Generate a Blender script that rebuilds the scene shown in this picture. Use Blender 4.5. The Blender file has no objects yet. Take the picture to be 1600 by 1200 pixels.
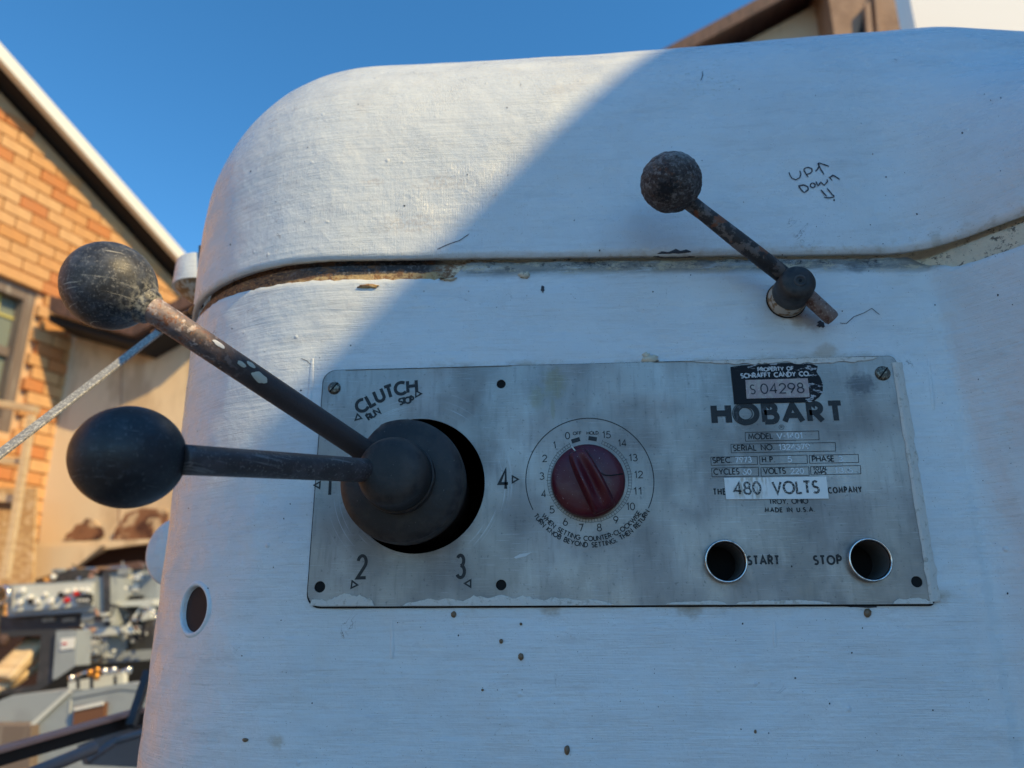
import bpy, bmesh, math, random
from mathutils import Vector, Matrix, geometry, noise
from mathutils.bvhtree import BVHTree
random.seed(7)
sc = bpy.context.scene
C = sc.collection
R_ = math.radians
ZP = 1.45                                    # height of the plate's centre above the yard

# ------------------------------------------------------------------ camera
PITCH, YAW, ROLL = 0.3015, -0.0723, -0.0027
FW = Vector((math.sin(YAW)*math.cos(PITCH), math.cos(YAW)*math.cos(PITCH), math.sin(PITCH)))
RT = Vector((math.cos(YAW), -math.sin(YAW), 0)); UP = RT.cross(FW)
RTr = RT*math.cos(ROLL)+UP*math.sin(ROLL); UPr = UP*math.cos(ROLL)-RT*math.sin(ROLL)
CAM = Vector((-0.0306, -0.5941, ZP-0.1065))
cd = bpy.data.cameras.new('camera'); cam = bpy.data.objects.new('camera', cd); C.objects.link(cam)
m = Matrix((RTr, UPr, -FW)).transposed().to_4x4(); m.translation = CAM
cam.matrix_world = m
cd.sensor_width = 36; cd.lens = 27.0; cd.clip_start = 0.02; cd.clip_end = 2000
cd.dof.use_dof = True; cd.dof.focus_distance = 0.57; cd.dof.aperture_fstop = 6.0
sc.camera = cam

# ------------------------------------------------------------------ light
SAZ, SEL = R_(56), R_(40)                    # sun is right of and behind the camera
SUN = Vector((math.sin(SAZ)*math.cos(SEL), -math.cos(SAZ)*math.cos(SEL), math.sin(SEL)))
w = bpy.data.worlds.new('World'); sc.world = w; w.use_nodes = True
nt = w.node_tree; bg = nt.nodes['Background']
sky = nt.nodes.new('ShaderNodeTexSky'); sky.sky_type = 'NISHITA'; sky.sun_disc = False
sky.sun_elevation = SEL; sky.sun_rotation = math.atan2(SUN.x, SUN.y); sky.altitude = 900
sky.air_density = 1.0; sky.dust_density = 0.1; sky.ozone_density = 5.0
hs_ = nt.nodes.new('ShaderNodeHueSaturation'); hs_.inputs['Saturation'].default_value = 1.19; hs_.inputs['Hue'].default_value = .491
nt.links.new(sky.outputs[0], hs_.inputs['Color']); nt.links.new(hs_.outputs[0], bg.inputs[0]); bg.inputs[1].default_value = 0.15
sl = bpy.data.lights.new('sun', 'SUN'); sl.energy = 3.5; sl.angle = R_(0.5); sl.color = (1, .74, .35)
so = bpy.data.objects.new('sun', sl); C.objects.link(so)
so.rotation_euler = (-SUN).to_track_quat('-Z', 'Y').to_euler(); so.location = (3, -3, 6)
vs = sc.view_settings; sc.display_settings.display_device = 'sRGB'
vs.view_transform = 'Standard'; vs.look = 'None'; vs.exposure = 0.62; vs.gamma = 1; vs.use_curve_mapping = False

# ------------------------------------------------------------------ pixel helpers (photo pixels, 1600 x 1200)
def ray(px, py): return RTr*((px-800)/1200) - UPr*((py-600)/1200) + FW
def P(px, py, Y=0.0):
    d = ray(px, py); return CAM + d*((Y-CAM.y)/d.y)
def RP(px, py, Y, r): return r*((Y-CAM.y)/ray(px, py).y)/1200
def PL(px, py, o, n):                        # ray against plane
    d = ray(px, py); return CAM + d*((o-CAM).dot(n)/d.dot(n))
def PD(px, py, t): return CAM + ray(px, py)*t

# ------------------------------------------------------------------ materials
class Mt:
    def __init__(s, name, base, rough=.5, metal=0, spec=.5, coord='Object'):
        s.m = bpy.data.materials.new(name); s.m.use_nodes = True
        s.n = s.m.node_tree.nodes; s.l = s.m.node_tree.links
        s.b = s.n['Principled BSDF']; s.b.inputs['Base Color'].default_value = (*base, 1)
        s.b.inputs['Roughness'].default_value = rough; s.b.inputs['Metallic'].default_value = metal
        s.b.inputs['Specular IOR Level'].default_value = spec
        s.co = s.n.new('ShaderNodeTexCoord').outputs[coord]; s.col = (*base, 1); s.rg = rough; s.nm = None
    def new(s, t): return s.n.new(t)
    def vec(s, sc3=(1,1,1), rot=(0,0,0), loc=(0,0,0)):
        k = s.new('ShaderNodeMapping'); s.l.new(s.co, k.inputs[0])
        k.inputs['Scale'].default_value = sc3; k.inputs['Rotation'].default_value = rot; k.inputs['Location'].default_value = loc
        return k.outputs[0]
    def noise(s, scale, sc3=(1,1,1), detail=4, rough=.55, dist=0, rot=(0,0,0), loc=(0,0,0)):
        k = s.new('ShaderNodeTexNoise'); s.l.new(s.vec(sc3, rot, loc), k.inputs['Vector'])
        k.inputs['Scale'].default_value = scale; k.inputs['Detail'].default_value = detail
        k.inputs['Roughness'].default_value = rough; k.inputs['Distortion'].default_value = dist
        return k.outputs[0]
    def vor(s, scale, sc3=(1,1,1), feat='F1', loc=(0,0,0)):
        k = s.new('ShaderNodeTexVoronoi'); k.feature = feat; s.l.new(s.vec(sc3, loc=loc), k.inputs['Vector'])
        k.inputs['Scale'].default_value = scale; return k.outputs['Distance']
    def ramp(s, v, lo, hi, a=0., b=1.):
        k = s.new('ShaderNodeMapRange'); k.interpolation_type = 'SMOOTHSTEP'; k.clamp = True
        s.l.new(v, k.inputs[0])
        for i, x in zip((1,2,3,4), (lo, hi, a, b)): k.inputs[i].default_value = x
        return k.outputs[0]
    def math(s, op, a, b=0):
        k = s.new('ShaderNodeMath'); k.operation = op
        for i, x in enumerate((a, b)):
            if isinstance(x, (int, float)): k.inputs[i].default_value = x
            else: s.l.new(x, k.inputs[i])
        return k.outputs[0]
    def mul(s, *a):
        r = a[0]
        for x in a[1:]: r = s.math('MULTIPLY', r, x)
        return r
    def axis(s, ax):
        k = s.new('ShaderNodeSeparateXYZ'); s.l.new(s.co, k.inputs[0]); return k.outputs[ax]
    def lin(s, ax, lo, hi, a=0., b=1.): return s.ramp(s.axis(ax), lo, hi, a, b)
    def dist(s, p, sc3=(1,1,1)):             # distance of the point from p
        k = s.new('ShaderNodeVectorMath'); k.operation = 'SUBTRACT'; s.l.new(s.co, k.inputs[0]); k.inputs[1].default_value = p
        q = s.new('ShaderNodeVectorMath'); q.operation = 'MULTIPLY'; s.l.new(k.outputs[0], q.inputs[0]); q.inputs[1].default_value = sc3
        r = s.new('ShaderNodeVectorMath'); r.operation = 'LENGTH'; s.l.new(q.outputs[0], r.inputs[0]); return r.outputs['Value']
    def blot(s, p, r, sc3=(1,1,1), nscale=60, amt=.6):   # soft irregular stain of its own shape around p
        d = s.math('ADD', s.dist(p, sc3), s.math('MULTIPLY', s.math('SUBTRACT', s.noise(nscale), .5), r*amt*2))
        return s.ramp(d, r, r*.35)
    def over(s, fac, c):                     # lay a colour over the base
        k = s.new('ShaderNodeMix'); k.data_type = 'RGBA'
        if isinstance(fac, (int, float)): k.inputs[0].default_value = fac
        else: s.l.new(fac, k.inputs[0])
        for i, x in ((6, s.col), (7, c)):
            if isinstance(x, tuple): k.inputs[i].default_value = x if len(x) == 4 else (*x, 1)
            else: s.l.new(x, k.inputs[i])
        s.col = k.outputs[2]; return s
    def rmix(s, fac, v):
        k = s.new('ShaderNodeMix'); s.l.new(fac, k.inputs[0])
        if isinstance(s.rg, (int, float)): k.inputs[2].default_value = s.rg
        else: s.l.new(s.rg, k.inputs[2])
        k.inputs[3].default_value = v; s.rg = k.outputs[0]; return s
    def bump(s, h, dist, strength=1):
        k = s.new('ShaderNodeBump'); k.inputs['Distance'].default_value = dist; k.inputs['Strength'].default_value = strength
        s.l.new(h, k.inputs['Height'])
        if s.nm: s.l.new(s.nm, k.inputs['Normal'])
        s.nm = k.outputs[0]; return s
    def rnd(s):
        k = s.new('ShaderNodeObjectInfo'); return k.outputs['Random']
    def done(s):
        if not isinstance(s.col, tuple): s.l.new(s.col, s.b.inputs['Base Color'])
        if not isinstance(s.rg, (int, float)): s.l.new(s.rg, s.b.inputs['Roughness'])
        if s.nm: s.l.new(s.nm, s.b.inputs['Normal'])
        return s.m

def paint_mat(name, zoff=0, seam=True, cover=False):
    s = Mt(name, (.65, .695, .71), .24, spec=.5)
    s.over(s.mul(s.ramp(s.noise(9, detail=5), .45, .75), .5), (.59, .62, .63))
    s.over(s.mul(s.ramp(s.noise(30, (1,1,.5), loc=(3,1,2)), .58, .75), .2), (.60, .55, .48))
    s.over(s.mul(s.ramp(s.noise(900, detail=2), .70, .74), .7), (.12, .09, .06))            # fly specks
    s.over(s.mul(s.ramp(s.noise(140, (.6,1,3), detail=8, rough=.8, loc=(7,7,7)), .64, .72), .5), (.27, .23, .18))
    s.over(s.mul(s.ramp(s.noise(22, (.5,1,4), detail=7, rough=.75, loc=(1,7,2)), .50, .70), .28), (.42, .42, .41))
    if seam:                                 # grime held in the paint just under the cover's lip
        zz = s.math('ADD', s.axis(2), s.math('MULTIPLY', s.axis(0), .027))
        g = s.ramp(zz, ZP+.172, ZP+.180)
        s.over(s.mul(g, s.ramp(s.noise(55, (.35,1,2.2), detail=6, rough=.7), .26, .52), .9), (.235, .205, .155))
        s.over(s.mul(s.ramp(zz, ZP+.168, ZP+.184), s.ramp(s.noise(38, (.4,1,2), detail=7, rough=.75, loc=(4,2,4)), .46, .66), s.lin(0, -.14, -.10), .9), (.09, .085, .085))
        s.over(s.mul(s.ramp(zz, ZP+.175, ZP+.187), s.ramp(s.noise(110, (.5,1,1), detail=9, rough=.85), .53, .58), s.ramp(s.noise(12, loc=(3,3,3)), .42, .6)), (.04, .037, .035))
        s.over(s.mul(s.ramp(zz, ZP+.173, ZP+.180), s.ramp(s.noise(75, (.6,1,1.3), detail=8, rough=.8, loc=(9,2,4)), .50, .58), .85), (.50, .42, .29))
        s.over(s.mul(s.ramp(zz, ZP+.1745, ZP+.185), s.ramp(s.noise(170, (.7,1,1), detail=8, rough=.8, loc=(1,9,4)), .54, .60), .9), (.03, .025, .022))
        # grime round the plate's lower and upper edges
        for z0, z1 in ((-.106, -.093), (.106, .096)):
            e = s.mul(s.ramp(s.axis(2), ZP+z0, ZP+z1), s.lin(0, -.25, -.22), s.lin(0, .26, .235), s.ramp(s.axis(2), ZP+z1+.012*(1 if z1 > 0 else -0), ZP+z1-.002) if z1 > 0 else s.ramp(s.axis(2), ZP-.08, ZP-.09))
            if z1 > 0: e = s.mul(e, s.ramp(s.axis(2), ZP+.085, ZP+.09))
            s.over(s.mul(e, s.ramp(s.noise(45, (.6,1,1), detail=7, rough=.7), .46, .70), .7), (.36, .28, .18))
        for px, py, r, c in ((1262, 492, .020, (.24, .13, .06)), (1345, 412, .012, (.05, .045, .04)), (860, 950, .010, (.32, .23, .13)),
                             (1080, 950, .012, (.3, .22, .14)), (1018, 562, .008, (.12, .08, .05)), (425, 1160, .011, (.42, .36, .26)),
                             (300, 1010, .014, (.5, .46, .4)), (1290, 548, .012, (.4, .3, .2))):
            s.over(s.mul(s.blot(P(px, py, 0), r, (1, 1, 1.3), 150), .55), c)
    if cover:
        for px, py, r, sc3 in ((1090, 130, .022, (.8, 1, 1)), ):
            q = P(px, py, .03)
            s.over(s.mul(s.blot(q, .05, (1, .6, .8), 80), s.ramp(s.noise(260, (.7,1,1.6), detail=5, rough=.7), .57, .63), .45), (.24, .24, .12))
        for px, py, r in ((585, 285, .008), (690, 285, .016), (640, 350, .02)):
            s.over(s.mul(s.blot(P(px, py, .0), r, (.5, .4, 1.6), 120), s.ramp(s.noise(300, detail=4), .4, .6), .3), (.45, .36, .28))
        s.over(s.mul(s.ramp(s.axis(2), ZP+.200, ZP+.190), s.ramp(s.noise(120, detail=5), .48, .66), .4), (.4, .36, .28))
    # relief of many coats laid on by brush
    zone = s.ramp(s.noise(11, detail=3, loc=(5,5,5)), .36, .64)
    inv = s.math('SUBTRACT', 1, zone)
    hs = s.noise(60, (.7, .7, 20), detail=4, rough=.55, dist=.2)
    vsn = s.noise(60, (20, 14, 1.1), detail=5, rough=.6, dist=.5, rot=(0, R_(8), 0))
    if not cover: zone = s.mul(zone, .3); inv = s.math('SUBTRACT', 1, zone)
    if cover: stip = s.noise(210, detail=4, rough=.7, loc=(4,4,4)); s.bump(s.mul(stip, s.ramp(s.noise(13, loc=(6,3,1)), .45, .6)), .0008, .7)
    st = s.math('ADD', s.mul(hs, inv), s.mul(vsn, zone))
    s.bump(s.noise(28, detail=3, loc=(1,2,3)), .0035, .6)
    s.bump(s.noise(110, detail=3, rough=.5, dist=.15), .0010, .45)
    s.bump(s.noise(42, (.6, 1, 1.5), detail=1, dist=.2, loc=(6,1,2)), .0022, .35)
    s.bump(s.mul(st, s.ramp(s.noise(17, detail=3, loc=(8,8,1)), .32, .68, .25, 1.0)), .0010, .85 if cover else .62)
    sw = s.noise(30, (.7, .7, 11), detail=2, rough=.4, dist=.15, loc=(2,6,2)); s.bump(sw, .0018, .2 if cover else .28)
    s.bump(s.mul(s.ramp(s.vor(55, loc=(.3,.2,.5)), .14, .02), s.ramp(s.noise(40, loc=(1,5,1)), .5, .6)), .0008, .8)
    s.bump(s.noise(500, detail=3, rough=.6), .0003, .8)
    cr = s.math('ABSOLUTE', s.math('SUBTRACT', s.noise(24, detail=5, rough=.6, dist=1.2, loc=(9,3,1)), .5))
    crk = s.mul(s.ramp(cr, .006, .001), s.ramp(s.noise(16, loc=(2,8,4)), .62, .70))
    s.over(s.mul(crk, .75), (.10, .09, .08)); s.bump(crk, .0006, -0.7 if False else .5)
    s.rmix(s.ramp(s.noise(26, (.6,1,1.6), detail=5), .4, .7), .5)
    return s.done()

MAT = {}
MAT['paint'] = paint_mat('white_brushed_paint')
MAT['cover'] = paint_mat('white_cover_paint', seam=False, cover=True)
MAT['paint_plain'] = paint_mat('white_old_paint', seam=False)
def mk(name, *a, **k): MAT[name] = Mt(name, *a, **k); return MAT[name]
def fin():
    for k, v in MAT.items():
        if isinstance(v, Mt): MAT[k] = v.done()

# strip bared under the cover: rust at the corner, black then tan filler, cream on the right
s = mk('seam_strip', (.70, .62, .47), .8)
s.over(s.mul(s.ramp(s.noise(150, (.6,1,1), detail=8, rough=.8), .54, .60), .85), (.04, .037, .035)); s.over(s.mul(s.ramp(s.noise(60, detail=5), .45, .65), .45), (.52, .46, .36))
left = s.lin(0, -.120, -.150)
s.over(left, (.045, .043, .045))
s.over(s.mul(left, s.ramp(s.noise(350, detail=5), .5, .65)), (.16, .155, .155))
zz = s.math('ADD', s.axis(2), s.math('MULTIPLY', s.math('SUBTRACT', s.noise(90, detail=4), .5), .006))
s.over(s.mul(left, s.ramp(zz, ZP+.1845, ZP+.1830)), (.50, .35, .17))
s.over(s.mul(left, s.ramp(zz, ZP+.1845, ZP+.1830), s.ramp(s.noise(260, detail=5), .5, .62)), (.30, .15, .06))
cor = s.lin(0, -.245, -.30)
s.over(cor, (.30, .12, .045)); s.over(s.mul(s.lin(0, -.02, -.13), s.ramp(s.noise(80, (.5,1,1), detail=7, rough=.75, loc=(2,8,8)), .50, .60)), (.20, .10, .05))
s.over(s.mul(cor, s.ramp(s.noise(160, (1,1,3), detail=6, rough=.7), .48, .6)), (.035, .022, .02))
s.over(s.mul(cor, s.ramp(s.noise(330, (1,1,2), detail=3, loc=(4,4,4)), .58, .66)), (.52, .27, .10))
s.bump(s.noise(300, detail=6, rough=.7), .0015, 1)

s = mk('plate_metal', (.37, .345, .32), .40, .7)
s.over(s.ramp(s.noise(12, (1, 1, .7), detail=4), .40, .64), (.245, .23, .215))
s.over(s.mul(s.ramp(s.noise(24, (1.6, 1, .5), detail=5, loc=(4,0,2)), .5, .70), .6), (.46, .44, .42))
s.over(s.mul(s.ramp(s.noise(300, detail=5, rough=.7), .58, .68), .6), (.10, .10, .10)); s.over(s.mul(s.ramp(s.noise(7, (1,1,.8), detail=6, rough=.7, loc=(2,2,9)), .44, .7), .22), (.17, .155, .145))
s.over(s.mul(s.blot(P(866, 598, 0), .0125, (1, 1, .75), 200), .65), (.27, .235, .15))
s.over(s.mul(s.blot(P(838, 622, 0), .008, (1, 1, .6), 200), .5), (.27, .235, .15))
s.over(s.mul(s.blot(P(864, 640, 0), .006, (2.5, 1, .5), 200), .5), (.26, .23, .15))
s.over(s.mul(s.blot(P(1345, 600, 0), .013, (.8, 1, 1.2), 300), .7), (.07, .07, .08))
for px, py in ((1133, 878), (1356, 876), (652, 757)):
    s.over(s.mul(s.blot(P(px, py, 0), .026 if px > 1000 else .062, (1,1,1), 90), .5), (.12, .12, .12))
# arcs worn into the plate round the lever, and loose scratches
hc = P(652, 757, 0); dd = s.dist(hc)
k = s.new('ShaderNodeCombineXYZ'); s.l.new(s.math('MULTIPLY', dd, 900), k.inputs[0]); s.l.new(s.math('MULTIPLY', s.axis(2), 14), k.inputs[1]); s.l.new(s.math('MULTIPLY', s.axis(0), 9), k.inputs[2])
kn = s.new('ShaderNodeTexNoise'); s.l.new(k.outputs[0], kn.inputs['Vector']); kn.inputs['Scale'].default_value = 1.0; kn.inputs['Detail'].default_value = 2
arcs = s.mul(s.ramp(kn.outputs[0], .60, .70), s.ramp(dd, .085, .06), s.ramp(s.noise(20, loc=(1,1,6)), .42, .6))
s.over(s.mul(arcs, .6), (.62, .63, .65))
scr = None
for i, (ax, th) in enumerate(((.9, .655), (-.6, .66), (.25, .67), (1.35, .665))):
    q = s.ramp(s.noise(60, (.5, 1, 26), detail=2, rot=(0, ax, 0), loc=(i*3.1, 0, i)), th, th+.03)
    q = s.mul(q, s.ramp(s.noise(14, loc=(i, 2, 5-i)), .46, .58))
    scr = q if scr is None else s.math('MAXIMUM', scr, q)
s.over(s.mul(scr, .28), (.66, .66, .66))
for i, a_ in enumerate((.1, 1.2, 2.2)):
    f_ = s.mul(s.ramp(s.noise(130, (.25, 1, 22), detail=1, dist=.3, rot=(0, a_, 0), loc=(i*7, 1, 3)), .67, .70), s.ramp(s.noise(20, loc=(7, i, 2)), .5, .6)); s.over(s.mul(f_, .35), (.62, .62, .62))
fine_ = s.ramp(s.noise(260, (1, 1, .12), detail=2), .5, .75); s.over(s.mul(fine_, .3), (.17, .165, .16))
s.rmix(s.ramp(s.noise(18, detail=5), .4, .65), .6)
s.bump(s.noise(90, (1,1,12), detail=3), .00012, .6); s.bump(s.noise(500, detail=4), .00012, .7)
s.bump(scr, .00005, .3)

def worn_black(name, lo, hi, base=(.018,.018,.02), back=(.20,.205,.22), sc_=650):
    s = mk(name, base, .55)
    s.over(s.ramp(s.noise(sc_, detail=4, rough=.7), lo, hi), back)
    s.over(s.mul(s.ramp(s.noise(110, detail=3), .62, .72), .25), back)
worn_black('print_black', .64, .70, base=(.010,.010,.011)); worn_black('print_worn', .64, .72, base=(.010,.010,.011), sc_=1100)
worn_black('print_label', .52, .58, back=(.5,.5,.46), sc_=900)
worn_black('print_fine', .70, .76, base=(.010,.010,.011))
mk('stamp_light', (.52, .52, .52), .45, .3); mk('marker', (.03, .03, .04), .6)
s = mk('outline_dark', (.012, .012, .014), .6)
s = mk('label_white', (.80, .80, .76), .6); s.over(s.mul(s.ramp(s.noise(120, (3,1,.6), detail=5), .48, .64), s.blot(P(1172, 757, 0), .016, (.8,1,1), 90), .8), (.42, .35, .25)); s.bump(s.noise(900, (.2,1,3)), .0001, .4)
s = mk('sticker_black', (.008, .009, .012), .6, spec=.25); s.over(s.mul(s.ramp(s.noise(190, (.6,1,1.4), detail=6, rough=.7), .55, .60), s.math('MAXIMUM', s.lin(0, .150, .158), s.lin(2, ZP+.0845, ZP+.089))), (.40, .42, .44))
s = mk('sticker_pink', (.36, .28, .27), .5); s.over(s.ramp(s.noise(200, detail=5), .5, .66), (.42, .38, .33)); s.over(s.mul(s.ramp(s.noise(500, detail=4), .6, .66), .6), (.55, .53, .48))
s = mk('sticker_text', (.55, .56, .56), .5); s.over(s.ramp(s.noise(900, detail=4), .56, .62), (.08, .09, .10))
s = mk('plate_smear', (.62, .60, .55), .6); s.over(s.ramp(s.noise(250, detail=6, rough=.7), .52, .68), (.40, .37, .31)); s.bump(s.noise(350, detail=5), .0008, 1)

s = mk('bakelite', (.014, .015, .018), .42)
s.over(s.mul(s.ramp(s.noise(70, detail=6, rough=.7), .44, .68), .6), (.03, .032, .036))
s.over(s.mul(s.ramp(s.noise(420, detail=4, rough=.7), .60, .68), .7), (.12, .12, .12))
for i, (ax, az) in enumerate(((.4, .3), (-.7, 1.0))):
    s.over(s.mul(s.ramp(s.noise(70, (.4, .4, 15), detail=2, dist=.5, rot=(az, ax, 0), loc=(i*5, 3, i)), .66, .69), s.ramp(s.noise(45, loc=(i, 4, 1)), .48, .58), .6), (.16, .165, .17))
s.over(s.mul(s.ramp(s.noise(160, detail=8, rough=.8, loc=(3,1,1)), .56, .62), .5), (.055, .06, .068))
s.rmix(s.ramp(s.noise(90, detail=4), .4, .6), .55); s.bump(s.noise(260, detail=4), .0003, .6)
# the upper knob: dusty, scratched, filler crumbs near its rod
kb = P(170, 447, -.167)
s = mk('bakelite_dusty', (.022, .024, .028), .5)
s.over(s.mul(s.ramp(s.noise(95, detail=8, rough=.8), .42, .64), .75), (.080, .094, .118))
s.over(s.mul(s.ramp(s.noise(600, detail=3, rough=.7), .56, .64), .6), (.26, .26, .25))
s.over(s.mul(s.ramp(s.dist(P(232, 478, -.175)), .023, .006), s.ramp(s.noise(230, detail=6, rough=.75), .48, .56), .8), (.38, .37, .31))
for i, (ax, az, th) in enumerate(((.5, .2, .665), (-.5, .9, .67), (1.1, -.4, .67))):
    q = s.mul(s.ramp(s.noise(75, (.35, .35, 16), detail=2, dist=.5, rot=(az, ax, 0), loc=(i*2, 3, i)), th+.01, th+.025), s.ramp(s.noise(45, loc=(i, 1, 1)), .47, .58))
    s.over(s.mul(q, .85), (.52, .50, .43))
s.over(s.mul(s.blot(P(133, 402, -.18), .012, (1,1,3.2), 300, 1.2), .9), (.55, .50, .38))
s.bump(s.noise(260, detail=5), .0003, .8)
s = mk('lever_steel', (.055, .043, .042), .45, .25)
s.over(s.ramp(s.noise(80, detail=6, rough=.7), .45, .65), (.085, .072, .074))
s.over(s.mul(s.ramp(s.noise(500, detail=4), .58, .66), .6), (.20, .19, .18))
s.over(s.mul(s.ramp(s.noise(60, (.4,.4,12), detail=3), .60, .66), .5), (.26, .25, .24)); s.bump(s.noise(400, detail=4), .0002, .8)
s = mk('lever_rust_lit', (.055, .043, .042), .5, .2)
lit_half = s.lin(0, -.235, -.285)  # sunlit half of the rod put into the colour, rust along with it
s.over(s.mul(s.ramp(s.noise(60, detail=5), .28, .5), lit_half, .8), (.36, .29, .28)); s.over(s.mul(s.ramp(s.noise(200, detail=5, loc=(1,1,8)), .55, .62), lit_half), (.60, .52, .50))
s.over(s.mul(s.ramp(s.noise(120, detail=8, rough=.75), .53, .60), lit_half), (.26, .10, .045))
s.over(s.mul(s.ramp(s.noise(260, detail=6, rough=.7, loc=(3,3,3)), .58, .64), lit_half), (.46, .20, .07))
s.over(s.mul(s.ramp(s.noise(420, detail=5, rough=.7, loc=(6,3,3)), .60, .66), .7), (.06, .04, .04))
s.bump(s.noise(350, detail=6, rough=.7), .0006, .9)
s = mk('hub_black', (.016, .014, .014), .55, .1)
s.over(s.mul(s.ramp(s.noise(45, detail=6, rough=.7), .48, .68), .7), (.04, .034, .028))
s.over(s.mul(s.ramp(s.noise(700, detail=3), .71, .74), .7), (.22, .2, .18)); s.over(s.mul(s.ramp(s.noise(40, detail=4, loc=(5,1,1)), .5, .65), .5), (.05, .035, .03)); ge = s.new('ShaderNodeNewGeometry'); s.over(s.mul(s.ramp(ge.outputs['Pointiness'], .51, .56), s.ramp(s.noise(120, detail=5), .35, .6), .8), (.07, .058, .05)); s.bump(s.noise(300, detail=5), .0004, .7)
s = mk('maroon', (.085, .005, .013), .33)
s.over(s.mul(s.ramp(s.noise(50, detail=5), .45, .7), .5), (.10, .012, .02)); s.over(s.mul(s.ramp(s.noise(800, detail=3), .68, .72), .8), (.4, .3, .3))
s.rmix(s.ramp(s.noise(70), .4, .6), .5); s.bump(s.noise(300, detail=3), .0002, .6)
mk('crack_dark', (.004, .002, .003), .8); mk('pointer_white', (.55, .52, .42), .6)
mk('bore_grey', (.16, .15, .14), .6, .3); mk('void', (.004, .004, .004), .9); mk('void_brown', (.035, .014, .010), .8)
s = mk('chrome', (.55, .55, .55), .22, 1); s.over(s.ramp(s.noise(300, detail=4), .5, .7), (.25, .24, .23)); s.bump(s.noise(200), .0002, .5)
s = mk('screw', (.10, .09, .075), .45, .7); s.over(s.ramp(s.noise(700, detail=4), .5, .6), (.3, .28, .22)); s.bump(s.noise(900, detail=3), .0003, .7)
rbz = P(1048.5, 285, -.062).z
s = mk('pitted', (.10, .085, .08), .8)
s.over(s.ramp(s.noise(110, detail=8, rough=.8), .42, .58), (.05, .036, .034))
s.over(s.mul(s.ramp(s.noise(320, detail=6, rough=.75, loc=(2,2,2)), .50, .60), .9), (.25, .235, .23))
s.over(s.mul(s.ramp(s.noise(150, detail=6, rough=.8, loc=(5,2,2)), .56, .63), .8), (.17, .085, .05))
s.over(s.mul(s.ramp(s.axis(2), rbz, rbz+.018), s.ramp(s.noise(200, detail=6, rough=.8, loc=(8,1,1)), .42, .56), .8), (.42, .41, .40))
s.over(s.blot(P(1040, 292, -.082), .0105, (1,.5,1), 420, 1.0), (.010, .011, .015))
s.bump(s.noise(330, detail=8, rough=.8), .0028, 1)
s = mk('handle_rod', (.03, .028, .03), .6)
s.over(s.ramp(s.noise(110, detail=7, rough=.7), .5, .58), (.15, .135, .13)); s.over(s.mul(s.ramp(s.noise(90, detail=6, loc=(3,6,3)), .56, .62), .9), (.20, .07, .03))
s.bump(s.noise(300, detail=7, rough=.7), .0011, 1)
s = mk('rod_end', (.20, .14, .12), .7); s.over(s.ramp(s.noise(180, detail=6), .5, .62), (.12, .06, .045)); s.over(s.mul(s.ramp(s.noise(500, detail=4), .55, .63), .7), (.34, .28, .25)); s.bump(s.noise(400, detail=6), .0006, 1)
s = mk('collar', (.50, .46, .38), .6); s.over(s.ramp(s.noise(130, detail=6), .47, .55), (.25, .15, .07)); s.bump(s.noise(300, detail=5), .0005, .8)
s = mk('drip', (.17, .11, .06), .35); s.bump(s.noise(900), .0002, .5)
mk('chip_dark', (.035, .037, .045), .7)
# background
s = mk('brick', (.50, .22, .085), .85)
k = s.new('ShaderNodeValToRGB'); s.l.new(s.rnd(), k.inputs[0]); e = k.color_ramp.elements
e[0].position = 0; e[0].color = (.54, .20, .065, 1); e[1].position = 1; e[1].color = (.64, .36, .15, 1)
for p_, c_ in ((.09, (.56, .22, .07, 1)), (.17, (.62, .32, .12, 1)), (.55, (.68, .40, .18, 1)), (.8, (.60, .28, .09, 1))):
    q = e.new(p_); q.color = c_
s.col = k.outputs[0]; s.over(s.mul(s.ramp(s.noise(12, detail=5), .4, .7), .25), (.42, .22, .10)); s.bump(s.noise(40, detail=4), .004, .6)
s = mk('mortar', (.62, .41, .23), .95); s.bump(s.noise(60, detail=4), .004, .6)
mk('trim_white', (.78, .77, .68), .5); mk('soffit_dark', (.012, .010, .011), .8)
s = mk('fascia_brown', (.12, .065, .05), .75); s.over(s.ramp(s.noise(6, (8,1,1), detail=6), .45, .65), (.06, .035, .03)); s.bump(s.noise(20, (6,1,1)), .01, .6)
s = mk('stucco', (.70, .55, .36), .9); s.over(s.mul(s.ramp(s.noise(1.6, (1.5,1,.4), detail=7, rough=.7, loc=(4,1,1)), .48, .62), .7), (.42, .29, .17)); s.over(s.mul(s.ramp(s.noise(3, (1,1,.5), detail=6), .45, .7), .6), (.68, .50, .31)); s.bump(s.noise(60, detail=4), .003, .5)
s = mk('stucco_rot', (.22, .10, .05), .9); s.over(s.ramp(s.noise(5, detail=6, rough=.7), .47, .56), (.07, .025, .015)); s.over(s.ramp(s.noise(7, detail=6, loc=(3,3,3)), .56, .62), (.5, .36, .22)); s.bump(s.noise(30, detail=4), .01, .8)
s = mk('tower_tan', (.36, .23, .15), .9); s.over(s.ramp(s.noise(5, detail=7, rough=.7), .45, .65), (.27, .165, .105)); s.bump(s.noise(25, detail=5), .01, .6)
mk('wall_white', (.80, .79, .76), .7)
s = mk('lumber', (.66, .50, .30), .8); s.over(s.ramp(s.noise(8, (1,1,6), detail=5), .45, .7), (.52, .36, .20))
s = mk('osb', (.62, .43, .22), .85); s.over(s.ramp(s.vor(22, (1,1,2)), .2, .6), (.48, .30, .14)); s.over(s.mul(s.ramp(s.noise(26, detail=3), .55, .65), .7), (.72, .56, .36))
s = mk('window_wood', (.17, .13, .105), .8); s.over(s.ramp(s.noise(30, (1,1,.1)), .5, .7), (.28, .24, .2))
s = mk('window_glass', (.20, .23, .19), .25); mk('tape_yellow', (.50, .44, .12), .6)
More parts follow.
